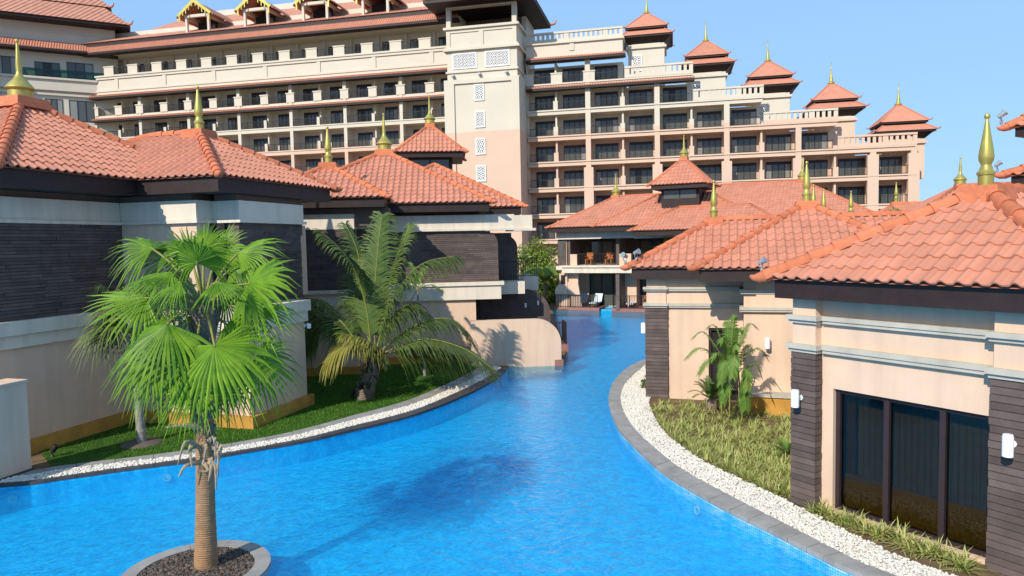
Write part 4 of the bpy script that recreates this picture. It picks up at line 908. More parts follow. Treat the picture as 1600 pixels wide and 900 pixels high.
b = MB(); b.hexa([fh.p(T0-2.4, 6.3, 36.35), fh.p(T1+2.4, 6.3, 36.35), fh.p(T1+2.4, -9, 36.35), fh.p(T0-2.4, -9, 36.35), fh.p(T0+1.5, 2, 40.2), fh.p(T1-1.5, 2, 40.2), fh.p(T1-1.5, -5, 40.2), fh.p(T0+1.5, -5, 40.2)]); r = b.build('roof', 'tile_hotel', tw)
MB().box(fh, T0-2.3, T1+2.3, -8.9, 6.2, 35.95, 36.34).build('eave_board', 'brown', r)
e = MB(); p = fh.p(T1+2.4, -9, 36.5); e.tube([p, p+Vector((.5, .2, .2)), p+Vector((.75, .3, .75))], [.2, .15, .05], 6); e.build('hip_end', 'cap', r, smooth=True)
# ---- stepped wing on the right
RU = [5.75, 9.6, 13.9, 18.4, 22.8, 27.1, 31.4, 35.6, 39.9, 44.2, 48.4, 52.9]
TOP = [25.45]*3+[22.0]*2+[18.6]*2+[15.2]*2+[11.8]*2
w2 = MB()
for i in range(11): w2.box(fh, RU[i], RU[i+1]-(0 if i < 10 else .0), WB-8+.01*i, WB, -.03, TOP[i]+3.3)
w2 = w2.build('stepped_wing', 'hotel', hotel)
def last(z):   # rightmost u with a balcony on this floor
    return max(RU[i+1] for i in range(11) if TOP[i]+.1 >= z)
for zb in (4.9, 8.3, 11.8, 15.2, 18.6, 22.0, 25.45):
    z = zb+.66; ue = max([RU[i+1] for i in range(11) if TOP[i]+3.5 > zb] or [18.4])
    b = MB(); b.box(fh, 5.75, ue, WB, -.06, zb, zb+.62); b.box(fh, 5.75, ue+.1, -.06, .03, zb+.02, zb+.48); b.box(fh, 5.75, ue+.25, -.06, .16, zb+.48, zb+.66); b.build('balcony_slab', 'hotel', w2)
    for i in range(11):
        if TOP[i]+.1 < zb: continue
        a, c = RU[i], RU[i+1]; dbl = i % 2 == 0     # even rooms start at a column? columns stand at every second division
        inst('window', win_mesh(3.05, 2.3), w2, fh.mat(a+.72, WB+.02, z))
        if zb < 25: inst('railing', rail_mesh(c-a-.62), w2, fh.mat(a+.31, -.12, z))
        else: inst('railing', rail_mesh(2.5), w2, fh.mat(a+.95, -.12, z)); b = MB(); b.box(fh, a-.55, a+.95, -.36, .06, z-.02, z+1.2); b.box(fh, a-.6, a+1.0, -.4, .13, z+1.2, z+1.36); b.build('pier', 'hotel', w2)
        if i in (0, 2, 4, 6, 8): pass
        mid = i in (1, 3, 5, 7, 9)
        if mid and zb < 25: MB().box(fh, a-.30, a+.30, -.40, .05, z-.02, z+1.15).build('pier', 'hotel', w2)
        MB().box(fh, a-.12, a+.12, WB, -.42, z-.02, zb+3.4).build('fin_wall', 'hotel', w2)
for k in (2, 4, 6, 8, 10, 11):
    u = RU[k]; zt = max(TOP[min(k, 10)], TOP[k-1])+3.4; hwid = .33 if k < 8 else .62
    b = MB(); b.box(fh, u-.33, u+.33, -.45, .08, 4, zt); b.box(fh, u-.62, u+.62, -.47, .12, -.03, 14.9); b.build('column', 'hotel', w2)
MB().box(fh, 52.55, 53.2, -2.4, -.46, -.03, 15.0).build('end_pier', 'hotel', w2)
b = MB()
for z in (6.5, 9.5, 12.8): b.box(fh, 53.2, 53.75, -2.6, -1.2, z, z+.5)
b.box(fh, 52.9, 53.5, -9, -2.3, -.03, 18); b.build('side_wall', 'hotel', w2)
eave_strip(w2, fh, 5.8, 18.9, -.1, 28.85, 29.65, 1.0); eave_strip(w2, fh, 5.8, 27.5, -.1, 25.15, 25.8, .75)
b = MB(); b.box(fh, 5.75, 18.5, WB, .05, 29.2, 31.2); b.box(fh, 5.75, 18.7, WB, .3, 31.2, 31.45); b.box(fh, 11.6, 12.2, .051, .16, 30.2, 31.2); b.build('parapet', 'hotel', w2)
balustrade(w2, fh, 5.8, 18.55, .12, 31.45, 32.75)
balustrade(w2, fh, 18.7, 27.3, .12, 26.15, 27.6)
for a, c, z in ((27.3, 35.8, 22.68), (35.8, 44.4, 19.28), (44.4, 53.2, 15.88)): balustrade(w2, fh, a, c, .12, z, z+1.45)
for k, (px, py, ut, zt) in enumerate(((1010, 23, 21.4, 35.5), (1103, 66, 29.1, 31.2), (1200, 97, 36.9, 28.0), (1298, 132, 44.6, 24.6), (1403, 165, 52.5, 21.4))):
    fk = fh.shift(ut, -5.0); hb = 2.35
    base = max(12.0, zt-12); t = MB(); t.box(fk, -hb, hb, -hb, hb, base, zt-3.0); t.box(fk, -hb-.25, hb+.25, -hb-.25, hb+.25, zt-5.1, zt-4.8); t.box(fk, -hb+.5, hb-.5, hb, hb+.1, zt-4.8, zt-4.5)
    t = t.build('turret', 'hotel', hotel)
    inst('lattice_screen', lattice_mesh(1.35, 2.1, 2, 3), t, fk.mat(-1.9, hb+.02, zt-8.0))
    for (zz, hw, hi, zz2) in ((zt-3.55, 3.45, 2.35, zt-2.72), (zt-2.35, 2.75, .28, zt)):
        b = MB(); q = [(-1, 1), (1, 1), (1, -1), (-1, -1)]
        b.hexa([fk.p(a*hw, c*hw, zz) for a, c in q]+[fk.p(a*hi, c*hi, zz2) for a, c in q])
        for a, c in q: b.tube([fk.p(a*hi, c*hi, zz2+.03), fk.p(a*hw, c*hw, zz+.03), fk.p(a*(hw+.16), c*(hw+.16), zz+.08), fk.p(a*(hw+.24), c*(hw+.24), zz+.28)], [.08, .09, .09, .03], 6)
        rr = b.build('roof', 'tile_far', t); MB().box(fk, -hw+.12, hw-.12, -hw+.12, hw-.12, zz-.22, zz-.01).build('eave_board', 'brown', rr)
    MB().box(fk, -2.2, 2.2, -2.2, 2.2, zt-2.8, zt-2.3).build('drum', 'brown', t)
    b = MB(); q = [(-1, 1), (1, 1), (1, -1), (-1, -1)]; b.hexa([fk.p(a*2.36, c*2.36, zt-4.5) for a, c in q]+[fk.p(a*3.3, c*3.3, zt-3.6) for a, c in q]); b.build('soffit', 'brown', t)
    MB().lathe(fk.p(0, 0, zt-.15), [(.30, 0), (.30, .18), (.48, .28), (.34, .4), (.2, .6), (.22, .8), (.13, 1.2), (.07, 2.0), (.02, 3.0)], 10).build('finial', 'gold', t, smooth=True)
# ---- angled pavilion at the far left
fa = Frame(fh.p(-62.8, 0).xy, 62)
pv = MB(); pv.box(fa, -26, 3.5, -10, 0, 0, 35.2); pv.box(fa, -13, 3.3, -9, -.5, 35.2, 40.3); pv = pv.build('corner_pavilion', 'hotel', hotel)
b = MB(); b.box(fa, -26, .6, 0, .5, 29.6, 31.2); b.box(fa, -26, .6, 0, .75, 31.2, 31.5); b.box(fa, -26, .4, 0, .3, 28.9, 29.2); b.box(fa, -12.5, 3.3, -.5, -.38, 38.4, 38.6); b.box(fa, -12.5, 3.3, -.5, -.38, 37.0, 37.2); b.build('parapet', 'hotel', pv)
eave_strip(pv, fa, -14, 3.6, .3, 35.2, 36.9, 1.6)
for a, c, z0, z1 in ((-7.5, -4.3, 31.6, 33.8), (-3.4, .1, 31.6, 34.1), (-6.5, -4.2, 25.2, 28.4), (-3.4, -.1, 25.2, 28.4), (-12.5, -9.5, 31.6, 34.2)): inst('window', win_mesh(round(c-a, 2), round(z1-z0, 2), 3, .1), pv, fa.mat(a, .02, z0))
MB().box(fa, -9, 1.8, .6, .63, 31.4, 32.7).build('glass_balustrade', 'green_glass', pv)
def tier(parent, fr, u0, u1, w0, w1, z, zt, ins, mat='tile_hotel'):
    b = MB(); q = [(u0, w1), (u1, w1), (u1, w0), (u0, w0)]; q2 = [(u0+ins, w1-ins), (u1-ins, w1-ins), (u1-ins, w0+ins), (u0+ins, w0+ins)]
    b.hexa([fr.p(*a, z) for a in q]+[fr.p(*a, zt) for a in q2]); r = b.build('roof', mat, parent); MB().box(fr, u0+.2, u1-.2, w0+.2, w1-.2, z-.4, z-.01).build('eave_board', 'brown', r)
    e = MB(); p = fr.p(u1, w1, z); e.tube([p-Vector((.4, 0, 0)), p+Vector((.2, 0, .15)), p+Vector((.5, 0, .7))], [.18, .15, .05], 6); e.build('hip_end', 'cap', r, smooth=True); return r
tier(pv, fa, -15.5, 5.5, -13, 2.4, 40.1, 43.2, 3.4); tier(pv, fa, -11, 3.0, -10, -1.0, 43.4, 47, 3.6)
fb = Frame(fa.p(-13, 0).xy, 20); b = MB(); b.box(fb, -25, 0, -9, -.3, 0, 37); b.box(fb, -25, -.5, -.3, .5, 29.6, 31.3); b = b.build('annex', 'hotel', pv)
eave_strip(b, fb, -25, 0, .3, 35.4, 37.5, 1.5); inst('window', win_mesh(3.5, 2.4), b, fb.mat(-6, -.28, 31.6)); eave_strip(b, fb, -25, 0, .3, 28, 29.3, 1.2)

# ================================================================== PALMS AND PLANTS
def fan_leaf(parent, hub, axis, nrm, R, mat, nseg=42, spread=290, droop=.35, base=None, pet=.018):
    a = axis.normalized(); n = (nrm-a*nrm.dot(a)).normalized(); s = a.cross(n); b = MB(); D = R_(spread)/nseg
    rs = [.03, .28, .52, .76, 1.0]
    for k in range(nseg):
        th = -R_(spread)/2+(k+.5)*D; L = R*(.80+.20*math.cos(th/2))*random.uniform(.9, 1.06); jit = random.uniform(-.35, .35)*D
        dr = droop*random.uniform(.5, 1.5); vs = []
        for i, r in enumerate(rs):
            an = th+(jit if i > 2 else 0); dv = a*math.cos(an)+s*math.sin(an); q = s*math.cos(an)-a*math.sin(an)
            w = {0: .01, 1: r*R*math.tan(D/2), 2: r*R*math.tan(D/2)*.88, 3: r*R*math.tan(D/2)*.38, 4: .002}[i]
            c = hub+dv*(r*L)+n*(.10*R*r*r*(1-abs(math.sin(th)))-.42*R*r*min(1, abs(th)/1.7)**1.6)+Vector((0, 0, -1))*(dr*R*max(0, r-.42)**2*2.2)
            vs += [c-q*w, c+n*(w*.55), c+q*w]
        fs = []
        for i in range(len(rs)-1): fs += [(3*i, 3*i+1, 3*i+4, 3*i+3), (3*i+1, 3*i+2, 3*i+5, 3*i+4)]
        b.add(vs, fs)
    o = b.build('frond', mat, parent, fix=False)
    if base is not None:
        m = base.lerp(hub, .55)+Vector((0, 0, .10*(hub-base).length)); MB().tube(spline([base, m, hub+a*.02], 4), [pet*1.5]*3+[pet*1.2]*3+[pet]*3, 6).build('petiole', 'petiole', parent, smooth=True)
    return o
def ringed(b, pts, rad, step=.035, seg=16, amp=.03):
    c = spline(pts, 12); L = [0]
    for i in range(1, len(c)): L.append(L[-1]+(c[i]-c[i-1]).length)
    n = int(L[-1]/step); P_, R2 = [], []
    for i in range(n+1):
        d = L[-1]*i/n; k = max(j for j in range(len(L)) if L[j] <= d+1e-9); k = min(k, len(c)-2); t = (d-L[k])/max(1e-6, L[k+1]-L[k]); p = c[k].lerp(c[k+1], t); f = i/n*(len(rad)-1); j = min(int(f), len(rad)-2)
        r = rad[j]+(rad[j+1]-rad[j])*(f-j)
        for dz, kk in ((0, 1+amp), (step*.55, 1-amp*.3), (step*.9, 1-amp)):
            P_.append(p+Vector((0, 0, dz))); R2.append(r*kk*random.uniform(.982, 1.018))
    return b.tube(P_, R2, seg)
def px_axis(dx, dy, dep): return Vector((dx, dep, -dy)).normalized()
# --- foreground fan palm in the round planter
pc = P(322, 884, .05); Yc = pc.y; top = A(318, 487, Yc+.05)
pal = thing('palm_tree', pc, 'foreground fan palm standing in the round planter in the pool', 'palm tree')
b = MB(); ringed(b, [pc+Vector((0, 0, -.05)), pc.lerp(top, .12), pc.lerp(top, .5), pc.lerp(top, .72)], [.185, .165, .148, .140, .135, .13, .13]); b.build('trunk', 'trunk', pal, smooth=True)
b = MB(); b.tube([pc.lerp(top, .68), pc.lerp(top, .85), top, top+Vector((0, 0, .25))], [.12, .16, .21, .10], 12); b.build('crown_shaft', 'bark', pal, smooth=True)
b = MB()
for k in range(60):
    t = .42+.58*random.random(); c = pc.lerp(top, t); th = k*2.4; d = Vector((math.cos(th), math.sin(th), 0)); r0 = .125+.06*max(0, t-.7)/.3
    if t < .55 and random.random() < .6: continue
    L = random.uniform(.14, .30); q = Vector((-d.y, d.x, 0))*random.uniform(.03, .055)
    b.hexa([c+d*r0-q, c+d*r0+q, c+d*(r0-.03)+q, c+d*(r0-.03)-q, c+d*(r0+.09)+Vector((0, 0, L))-q*.6, c+d*(r0+.09)+Vector((0, 0, L))+q*.6, c+d*(r0+.05)+Vector((0, 0, L+.02))+q*.6, c+d*(r0+.05)+Vector((0, 0, L+.02))-q*.6])
b.build('leaf_bases', 'bark', pal)
def strip(b, pts, w):
    c = spline(pts, 4); V, F = [], []
    for i, p in enumerate(c):
        t = (c[min(i+1, len(c)-1)]-c[max(i-1, 0)]).normalized(); s = t.cross(Vector((.3, -1, .2))).normalized(); ww = w*(1-.75*i/(len(c)-1)); V += [p-s*ww, p+Vector((0, -.012, 0)), p+s*ww]
        if i: F += [(3*i-3, 3*i-2, 3*i+1, 3*i), (3*i-2, 3*i-1, 3*i+2, 3*i+1)]
    b.add(V, F)
for (x0, y0), (x1, y1), (x2, y2) in (((312, 700), (290, 690), (278, 727)), ((315, 722), (290, 728), (280, 745)), ((330, 700), (340, 705), (341, 745)), ((325, 690), (335, 685), (337, 720)), ((320, 728), (335, 724), (338, 765)), ((318, 690), (322, 700), (318, 725)), ((312, 715), (325, 735), (312, 736)), ((310, 668), (290, 664), (258, 668)), ((305, 690), (297, 700), (300, 730)), ((328, 715), (330, 730), (326, 752)), ((335, 690), (345, 700), (338, 735))):
    b = MB(); dy = random.uniform(-.35, -.18); strip(b, [A(x0, y0, Yc-.1), A(x1, y1, Yc+dy), A(x2, y2, Yc+dy-.05)], random.uniform(.03, .05)); b.build('dead_leaf', 'dry', pal, fix=False)
LV = [((266, 402), (-.75, -.5), 70, .35, .4, 230), ((362, 418), (.85, -.05), 78, .3, .5, 240), ((318, 388), (.15, -1), 56, .35, .5, 250), ((250, 440), (-1, .05), 80, .1, .4, 230), ((292, 452), (-.6, .3), 74, .55, .45, 240), ((352, 462), (.7, .25), 74, .6, .45, 240), ((345, 585), (.3, 1), 80, .35, .6, 220), ((222, 545), (-.5, .9), 70, .3, .55, 220), ((275, 535), (-.3, .95), 92, -.3, .6, 220), ((308, 410), (0, -1), 66, -.5, 1.0, 310), ((238, 388), (-1, -.35), 72, .2, .35, 230), ((228, 466), (-1, .1), 92, -.3, .45, 250), ((262, 506), (-.8, .75), 108, -.8, .55, 260),
      ((240, 558), (-.2, 1), 78, -.5, .6, 220), ((300, 592), (-.15, 1), 84, -.6, .7, 220), ((335, 540), (.42, .9), 104, -1.0, .85, 270), ((390, 443), (1, .15), 84, -.4, .95, 290),
      ((372, 395), (1, -.4), 88, .2, .35, 220), ((378, 482), (1, .35), 98, -.1, .45, 240), ((400, 560), (.6, .9), 85, .5, .6, 240), ((268, 425), (-.9, .25), 78, -.2, .35, 240),
      ((340, 440), (.5, .35), 58, -.8, .2, 170), ((282, 440), (-.5, .35), 58, -.8, .2, 170), ((296, 400), (-.5, -.9), 62, .5, .4, 250),
      ((342, 396), (.5, -.8), 68, .45, .4, 250), 
      ]
for (hx, hy), (dx, dy), Rp, dep, face, spr in LV:
    hub = A(hx, hy, Yc+dep); ax = px_axis(dx, dy, (.25 if dep > 0 else -.35)); nr = Vector((random.uniform(-.15, .15), -face, 1-face*.6))
    fan_leaf(pal, hub, ax, nr, Rp*.0098, 'fan', random.randint(30, 38), spr*.9, random.uniform(.2, .55), top+Vector((0, 0, .05)))
# --- round planter
pcn = Vector((-5.18, 11.02, 0))
pl = thing('round_planter', pcn, 'round grey stone planter ring with dark slate chips in the pool', 'planter')
nS = 10
for k in range(nS):
    a0, a1 = 2*math.pi*k/nS+.004+.2, 2*math.pi*(k+1)/nS-.004+.2; q = [a0+(a1-a0)*i/8 for i in range(9)]
    MB().prism([(pcn.x+1.14*math.cos(t), pcn.y+1.14*math.sin(t)) for t in q]+[(pcn.x+.89*math.cos(t), pcn.y+.89*math.sin(t)) for t in reversed(q)], -.06, .05+random.uniform(-.003, .003)).build('kerb_stone', 'kerb', pl)
MB().lathe(pcn+Vector((0, 0, -1.25)), [(1.08, 0), (1.08, 1.19)], 48).build('drum', 'mosaic_wall', pl, smooth=True, auto=40)
MB().lathe(pcn+Vector((0, 0, -.058)), [(.885, 0), (.885, .065), (.1, .10)], 40).build('soil', 'soil', pl, smooth=True)
def chips(n, c, r, z, s0, s1):
    bv = np.array([(x, y, zz) for x in (-1, 1) for y in (-1, 1) for zz in (-1, 1)], float); bf = np.array([(0, 1, 3, 2), (4, 6, 7, 5), (0, 4, 5, 1), (2, 3, 7, 6), (0, 2, 6, 4), (1, 5, 7, 3)])
    V, F = [], []
    for k in range(n):
        rr = r*math.sqrt(random.random()); th = random.random()*6.283; m = Matrix.Rotation(random.random()*6.28, 3, 'Z') @ Matrix.Rotation(random.uniform(-.6, .6), 3, 'X') @ Matrix.Rotation(random.uniform(-.6, .6), 3, 'Y')
        v = bv*np.array([random.uniform(s0, s1), random.uniform(s0, s1)*.5, .007]); v[:, 0] *= 1+.3*rng.random(8); V.append(v @ np.array(m).T+[c.x+rr*math.cos(th), c.y+rr*math.sin(th), z+(r-rr)*.03+random.uniform(0, .03)]); F.append(bf+8*k)
    return fastmesh('slate_chips', np.concatenate(V), np.concatenate(F), 'mulch')
tag(inst('slate_chips', chips(3800, pcn, .88, .0, .022, .05), pl, Matrix()), kind='stuff')
# --- dull fan palm by the left wall
pb = P(222, 692); tp = A(205, 495, pb.y)
pal = thing('palm_tree', pb, 'slim grey fan palm on the lawn behind the foreground palm', 'palm tree')
b = MB(); ringed(b, [pb+Vector((0, 0, -.05)), pb.lerp(tp, .5), tp], [.13, .10, .095, .1], .05, 12, .02); b.build('trunk', 'trunk_grey', pal, smooth=True)
for k in range(17):
    th = k*2.4; el = random.uniform(-.5, .95); d = Vector((math.cos(th)*math.cos(el), math.sin(th)*math.cos(el), math.sin(el))); hub = tp+d*random.uniform(.55, .8)
    if d.x > .6: continue
    fan_leaf(pal, hub, (d+Vector((0, 0, -.25))), Vector((-d.x*.5, -d.y*.5-.3, .9)), random.uniform(.8, 1.05), 'fan_dull', 34, 230, .6, tp, .014)
MB().lathe(pb+Vector((0, 0, -.03)), [(.55, 0), (.5, .05), (.2, .08)], 24).build('mulch_ring', 'mulch', pal, smooth=True)
# --- pinnate frond
def frond(parent, pts, mat, ll=.5, n=44, w=.017, hang=.55, rach=.022, start=.14, vee=.25, stalk='petiole', fwd=.55):
    c = spline(pts, 10); L = [0]
    for i in range(1, len(c)): L.append(L[-1]+(c[i]-c[i-1]).length)
    b = MB(); m = len(c)
    b.tube(c, [rach*(1-.8*i/(m-1))+.003 for i in range(m)], 6, 1)
    for k in range(n):
        f = start+(1-start)*(k+.5)/n; d = f*L[-1]; i = min(m-2, max(j for j in range(m) if L[j] <= d)); t0 = (d-L[i])/max(1e-6, L[i+1]-L[i]); p = c[i].lerp(c[i+1], t0); t = (c[i+1]-c[i]).normalized()
        s = t.cross(Vector((0, 0, 1)));
        if s.length < .2: s = t.cross(Vector((0, 1, 0)))
        s.normalize(); up = s.cross(t)
        for sg in (-1, 1):
            ln = ll*(.55+.6*math.sin(math.pi*min(1, .12+f*.86)))*random.uniform(.85, 1.1); dv = (s*sg+t*(fwd+.5*f)+up*vee).normalized(); V = []
            wd = (t-dv*t.dot(dv)).normalized()
            g = hang*random.uniform(.6, 1.4)
            for j, q in enumerate((0, .33, .68, 1)):
                cc = p+dv*(ln*q*(1-.15*q))+Vector((0, 0, -1))*(g*ln*q*q); ww = w*(.7, 1, .75, .06)[j]; V += [cc-wd*ww, cc+wd*ww]
            b.add(V, [(0, 1, 3, 2), (2, 3, 5, 4), (4, 5, 7, 6)])
    return b.build('frond', [mat, stalk], parent, fix=False)
# --- coconut palm on the lawn
cb = P(571, 622); Yk = cb.y
pal = thing('palm_tree', cb, 'young coconut palm with a stout stump on the lawn', 'palm tree')
ct = A(588, 560, Yk)
b = MB(); ringed(b, [cb+Vector((0, 0, -.05)), cb+Vector((-.02, 0, .35)), cb.lerp(ct, .55), ct+Vector((0, 0, .15))], [.32, .28, .24, .25, .27, .2], .06, 14, .05); b.build('trunk', 'bark', pal, smooth=True)
b = MB()
for k in range(40):
    t = random.random(); c = cb.lerp(ct, t); th = k*2.4; d = Vector((math.cos(th), math.sin(th), 0)); q = Vector((-d.y, d.x, 0))*.10; L = random.uniform(.2, .42); r0 = .24
    b.hexa([c+d*r0-q, c+d*r0+q, c+d*(r0-.05)+q, c+d*(r0-.05)-q, c+d*(r0+.10)+Vector((0, 0, L))-q*.35, c+d*(r0+.10)+Vector((0, 0, L))+q*.35, c+d*(r0+.04)+Vector((0, 0, L))+q*.35, c+d*(r0+.04)+Vector((0, 0, L))-q*.35])
b.build('leaf_bases', 'bark', pal)
CF = [([(586, 545), (585, 470), (590, 395), (597, 335)], .3, 'coco', .85), ([(580, 550), (572, 480), (548, 410), (503, 362)], -.4, 'coco', .75), ([(588, 548), (612, 470), (655, 415), (710, 400)], 0, 'coco', .62), ([(592, 555), (660, 530), (725, 545), (772, 578)], -.6, 'coco', .62),
      ([(590, 552), (645, 510), (700, 498), (738, 528)], .5, 'coco', .62), ([(586, 550), (605, 505), (640, 475), (668, 488)], .2, 'coco', .6), ([(578, 552), (540, 515), (505, 490), (472, 474)], .7, 'coco', .75), ([(572, 556), (530, 500), (495, 500), (470, 545)], 1.1, 'coco', .7),
      ([(605, 578), (575, 548), (545, 538), (508, 565)], -1.6, 'coco_y', .6), ([(584, 548), (600, 460), (625, 390), (640, 352)], .8, 'coco', .7), ([(582, 548), (560, 470), (560, 400), (540, 350)], .9, 'coco', .7), ([(605, 576), (590, 545), (565, 528), (536, 522)], -1.0, 'coco_y', .35), ([(580, 550), (550, 520), (500, 470), (455, 470)], 1.6, 'coco', .7),
      ([(590, 555), (640, 545), (690, 545), (730, 570)], .9, 'coco', .6)]
for pts, dY, mt, ll in CF:
    n = len(pts); frond(pal, [A(x, y, Yk+dY*i/(n-1)) for i, (x, y) in enumerate(pts)], mt, ll*1.85, 100, .024, random.uniform(.45, .85), .026, .12, .10, fwd=.75)
# --- slender palm beside the second villa
sb = P(664, 588); st = A(652, 452, sb.y)
pal = thing('palm_tree', sb, 'slender small palm between the coconut palm and the villa wall', 'palm tree')
b = MB(); ringed(b, [sb, sb.lerp(st, .5), st], [.07, .05, .045, .04], .08, 10, .02); b.build('trunk', 'trunk_grey', pal, smooth=True)
for x, y, dY in ((625, 425, 0), (640, 410, .3), (695, 432, 0), (690, 455, -.3), (620, 455, -.3), (690, 500, 0), (635, 505, 0), (670, 415, .4)):
    e = A(x, y, sb.y+dY); m = st.lerp(e, .55)+Vector((0, 0, .22)); frond(pal, [st, m, e], 'areca', .30, 22, .02, .4, .012, .15)
# --- areca palm and cycad in the right hand bed
ab = P(1136, 660)
pal = thing('palm_tree', ab, 'feathery areca palm in the bed in front of the doorway', 'palm tree')
for (x0, y0), (x1, y1) in (((1127, 655), (1130, 560)), ((1160, 660), (1152, 560)), ((1140, 650), (1140, 545)), ((1148, 650), (1165, 575))):
    p0 = P(x0, y0); MB().tube(spline([p0, A((x0+x1)/2, (y0+y1)/2, p0.y), A(x1, y1, p0.y)], 4), .022, 7).build('stem', 'petiole', pal, smooth=True)
for (x, y), dY, (bx, by) in (((1072, 560), -.3, (1128, 570)), ((1082, 528), .2, (1130, 560)), ((1106, 512), 0, (1135, 560)), ((1150, 497), .1, (1142, 550)), ((1182, 512), .1, (1152, 555)), ((1200, 562), -.2, (1155, 570)), ((1190, 590), -.3, (1160, 585)), ((1168, 610), -.5, (1155, 580)), ((1092, 585), -.4, (1130, 580)), ((1126, 600), -.6, (1138, 565)), ((1145, 590), -.7, (1145, 560)), ((1160, 520), .3, (1145, 560)), ((1125, 535), -.4, (1138, 570)), ((1150, 545), -.5, (1145, 580)), ((1112, 560), -.5, (1135, 590)), ((1175, 545), -.5, (1150, 585)), ((1135, 505), .3, (1140, 560)), ((1165, 640), -.4, (1155, 600)), ((1130, 630), -.5, (1140, 600))):
    p0 = A(bx, by, ab.y); e = A(x, y, ab.y+dY); m = p0.lerp(e, .58)+Vector((0, dY*.2, .38)); frond(pal, [p0, m, e], 'areca', .27, 26, .015, .4, .010, .2, .25)
cyb = P(1112, 640); cy = thing('cycad', cyb, 'dark green cycad rosette at the foot of the areca palm', 'plant')
MB().lathe(cyb, [(.16, -.05), (.18, .1), (.14, .28), (.05, .36)], 12).build('trunk', 'bark', cy, smooth=True)
for k in range(30):
    th = k*2.4; el = random.uniform(.1, 1.15); L = random.uniform(.65, .9); d = Vector((math.cos(th)*math.cos(el), math.sin(th)*math.cos(el), math.sin(el))); p0 = cyb+Vector((0, 0, .3)); frond(cy, [p0, p0+d*L*.6+Vector((0, 0, .06)), p0+d*L+Vector((0, 0, -.12))], 'cycad', .15, 26, .008, .05, .008, .15, .25)
cyb = P(1232, 715); cy = thing('cycad', cyb, 'small cycad half hidden behind the near stone pier', 'plant')
for k in range(20):
    th = k*2.4; el = random.uniform(.15, 1.0); L = random.uniform(.35, .5); d = Vector((math.cos(th)*math.cos(el), math.sin(th)*math.cos(el), math.sin(el))); p0 = cyb+Vector((0, 0, .08)); frond(cy, [p0, p0+d*L*.6+Vector((0, 0, .05)), p0+d*L], 'areca', .12, 20, .008, .05, .007, .15)
# --- strap leaf plants
def straps(V, F, c, n, l0, l1, w):
    for k in range(n):
        th = random.random()*6.283; el = random.uniform(.35, 1.35); L = random.uniform(l0, l1); d = Vector((math.cos(th), math.sin(th), 0)); s = Vector((-d.y, d.x, 0))*w*random.uniform(.7, 1.2); base = len(V)
        for j, q in enumerate((0, .4, .75, 1)):
            h = L*(q*math.sin(el)-.55*q*q*math.cos(el)); r = L*q*(math.cos(el)+.25*q); ww = (.8, 1, .7, .05)[j]; p = c+d*(.02+r)+Vector((0, 0, max(.0, h))); V += [p-s*ww, p+s*ww]
        F += [(base, base+1, base+3, base+2), (base+2, base+3, base+5, base+4), (base+4, base+5, base+7, base+6)]
bedpx = [V3(*q) for q in ((1016, 636), (1046, 626), (1150, 638), (1238, 655), (1238, 783), (1192, 764), (1120, 731), (1085, 711), (1042, 677), (1022, 650))]
V, F = [], []; cnt = 0
while cnt < 620:
    x, y = random.uniform(1015, 1240), random.uniform(625, 785)
    if not inside((x, y), bedpx): continue
    if random.random() > .35+.65*((y-620)/160): continue
    straps(V, F, P(x, y, -.03), random.randint(14, 22), .15, .33, .0105); cnt += 1
o = bpy.data.objects.new('ground_cover', fastmesh('ground_cover', V, F, 'strap')); link(o); tag(o, 'low strap leaved ground cover filling the bed by the second villa', 'ground cover', kind='stuff')
ORD = ['first', 'second', 'third', 'fourth', 'fifth', 'sixth', 'seventh', 'eighth', 'ninth', 'tenth', 'eleventh', 'twelfth', 'thirteenth', 'fourteenth', 'fifteenth', 'sixteenth']
for k in range(16):
    t = k/15; x = 1272+(1512-1272)*t; y = 801+(888-801)*t; c = P(x+random.uniform(-5, 5), y+random.uniform(-6, 3), -.03); V, F = [], []
    straps(V, F, Vector((0, 0, 0)), random.randint(24, 34), .22, .42, .013); straps(V, F, Vector((.09, .05, 0)), 12, .2, .36, .012); straps(V, F, Vector((-.09, -.07, 0)), 12, .2, .36, .012)
    me = fastmesh('strap_leaf_plant', V, F, 'strap'); o = inst('strap_leaf_plant', me, None, Matrix.Translation(c)); tag(o, ORD[k]+' strap leaved plant from the dark pier in the row under the wide window', 'plant', 'strap leaved plants under the wide window')
# --- bushes far back
def bush(name, c, rx, ry, rz, n, s, mat, label, cat='bush', trunk=.0):
    t = thing(name, Vector((c.x, c.y, -.03)), label, cat)
    u = rng.normal(size=(n, 3)); u /= np.linalg.norm(u, axis=1)[:, None]; r = rng.random(n)**.45; lump = 1+.25*np.sin(u[:, 0]*5+1)*np.cos(u[:, 2]*6)+.15*np.sin(u[:, 1]*9)
    p = u*(r*lump)[:, None]*[rx, ry, rz]+np.array(c); p[:, 2] = np.maximum(p[:, 2], .02); a = rng.normal(size=(n, 3)); a /= np.linalg.norm(a, axis=1)[:, None]; b2 = np.cross(a, rng.normal(size=(n, 3))); b2 /= np.linalg.norm(b2, axis=1)[:, None]
    ss = (s*rng.uniform(.6, 1.3, n))[:, None]; V = np.stack([p-a*ss, p+b2*ss*.45, p+a*ss, p-b2*ss*.45], 1).reshape(-1, 3); me = fastmesh('crown', V, np.arange(4*n).reshape(-1, 4), mat); inst('crown', me, t, Matrix())
    b = MB()
    for k in range(4): b.tube([Vector((c.x, c.y, -.03)), Vector((c.x+random.uniform(-.3, .3)*rx, c.y, c.z*.6)), Vector((c.x+random.uniform(-.6, .6)*rx, c.y+random.uniform(-.5, .5)*ry, c.z))], [.09, .06, .03], 6)
    b.build('trunk', 'bark', t, smooth=True)
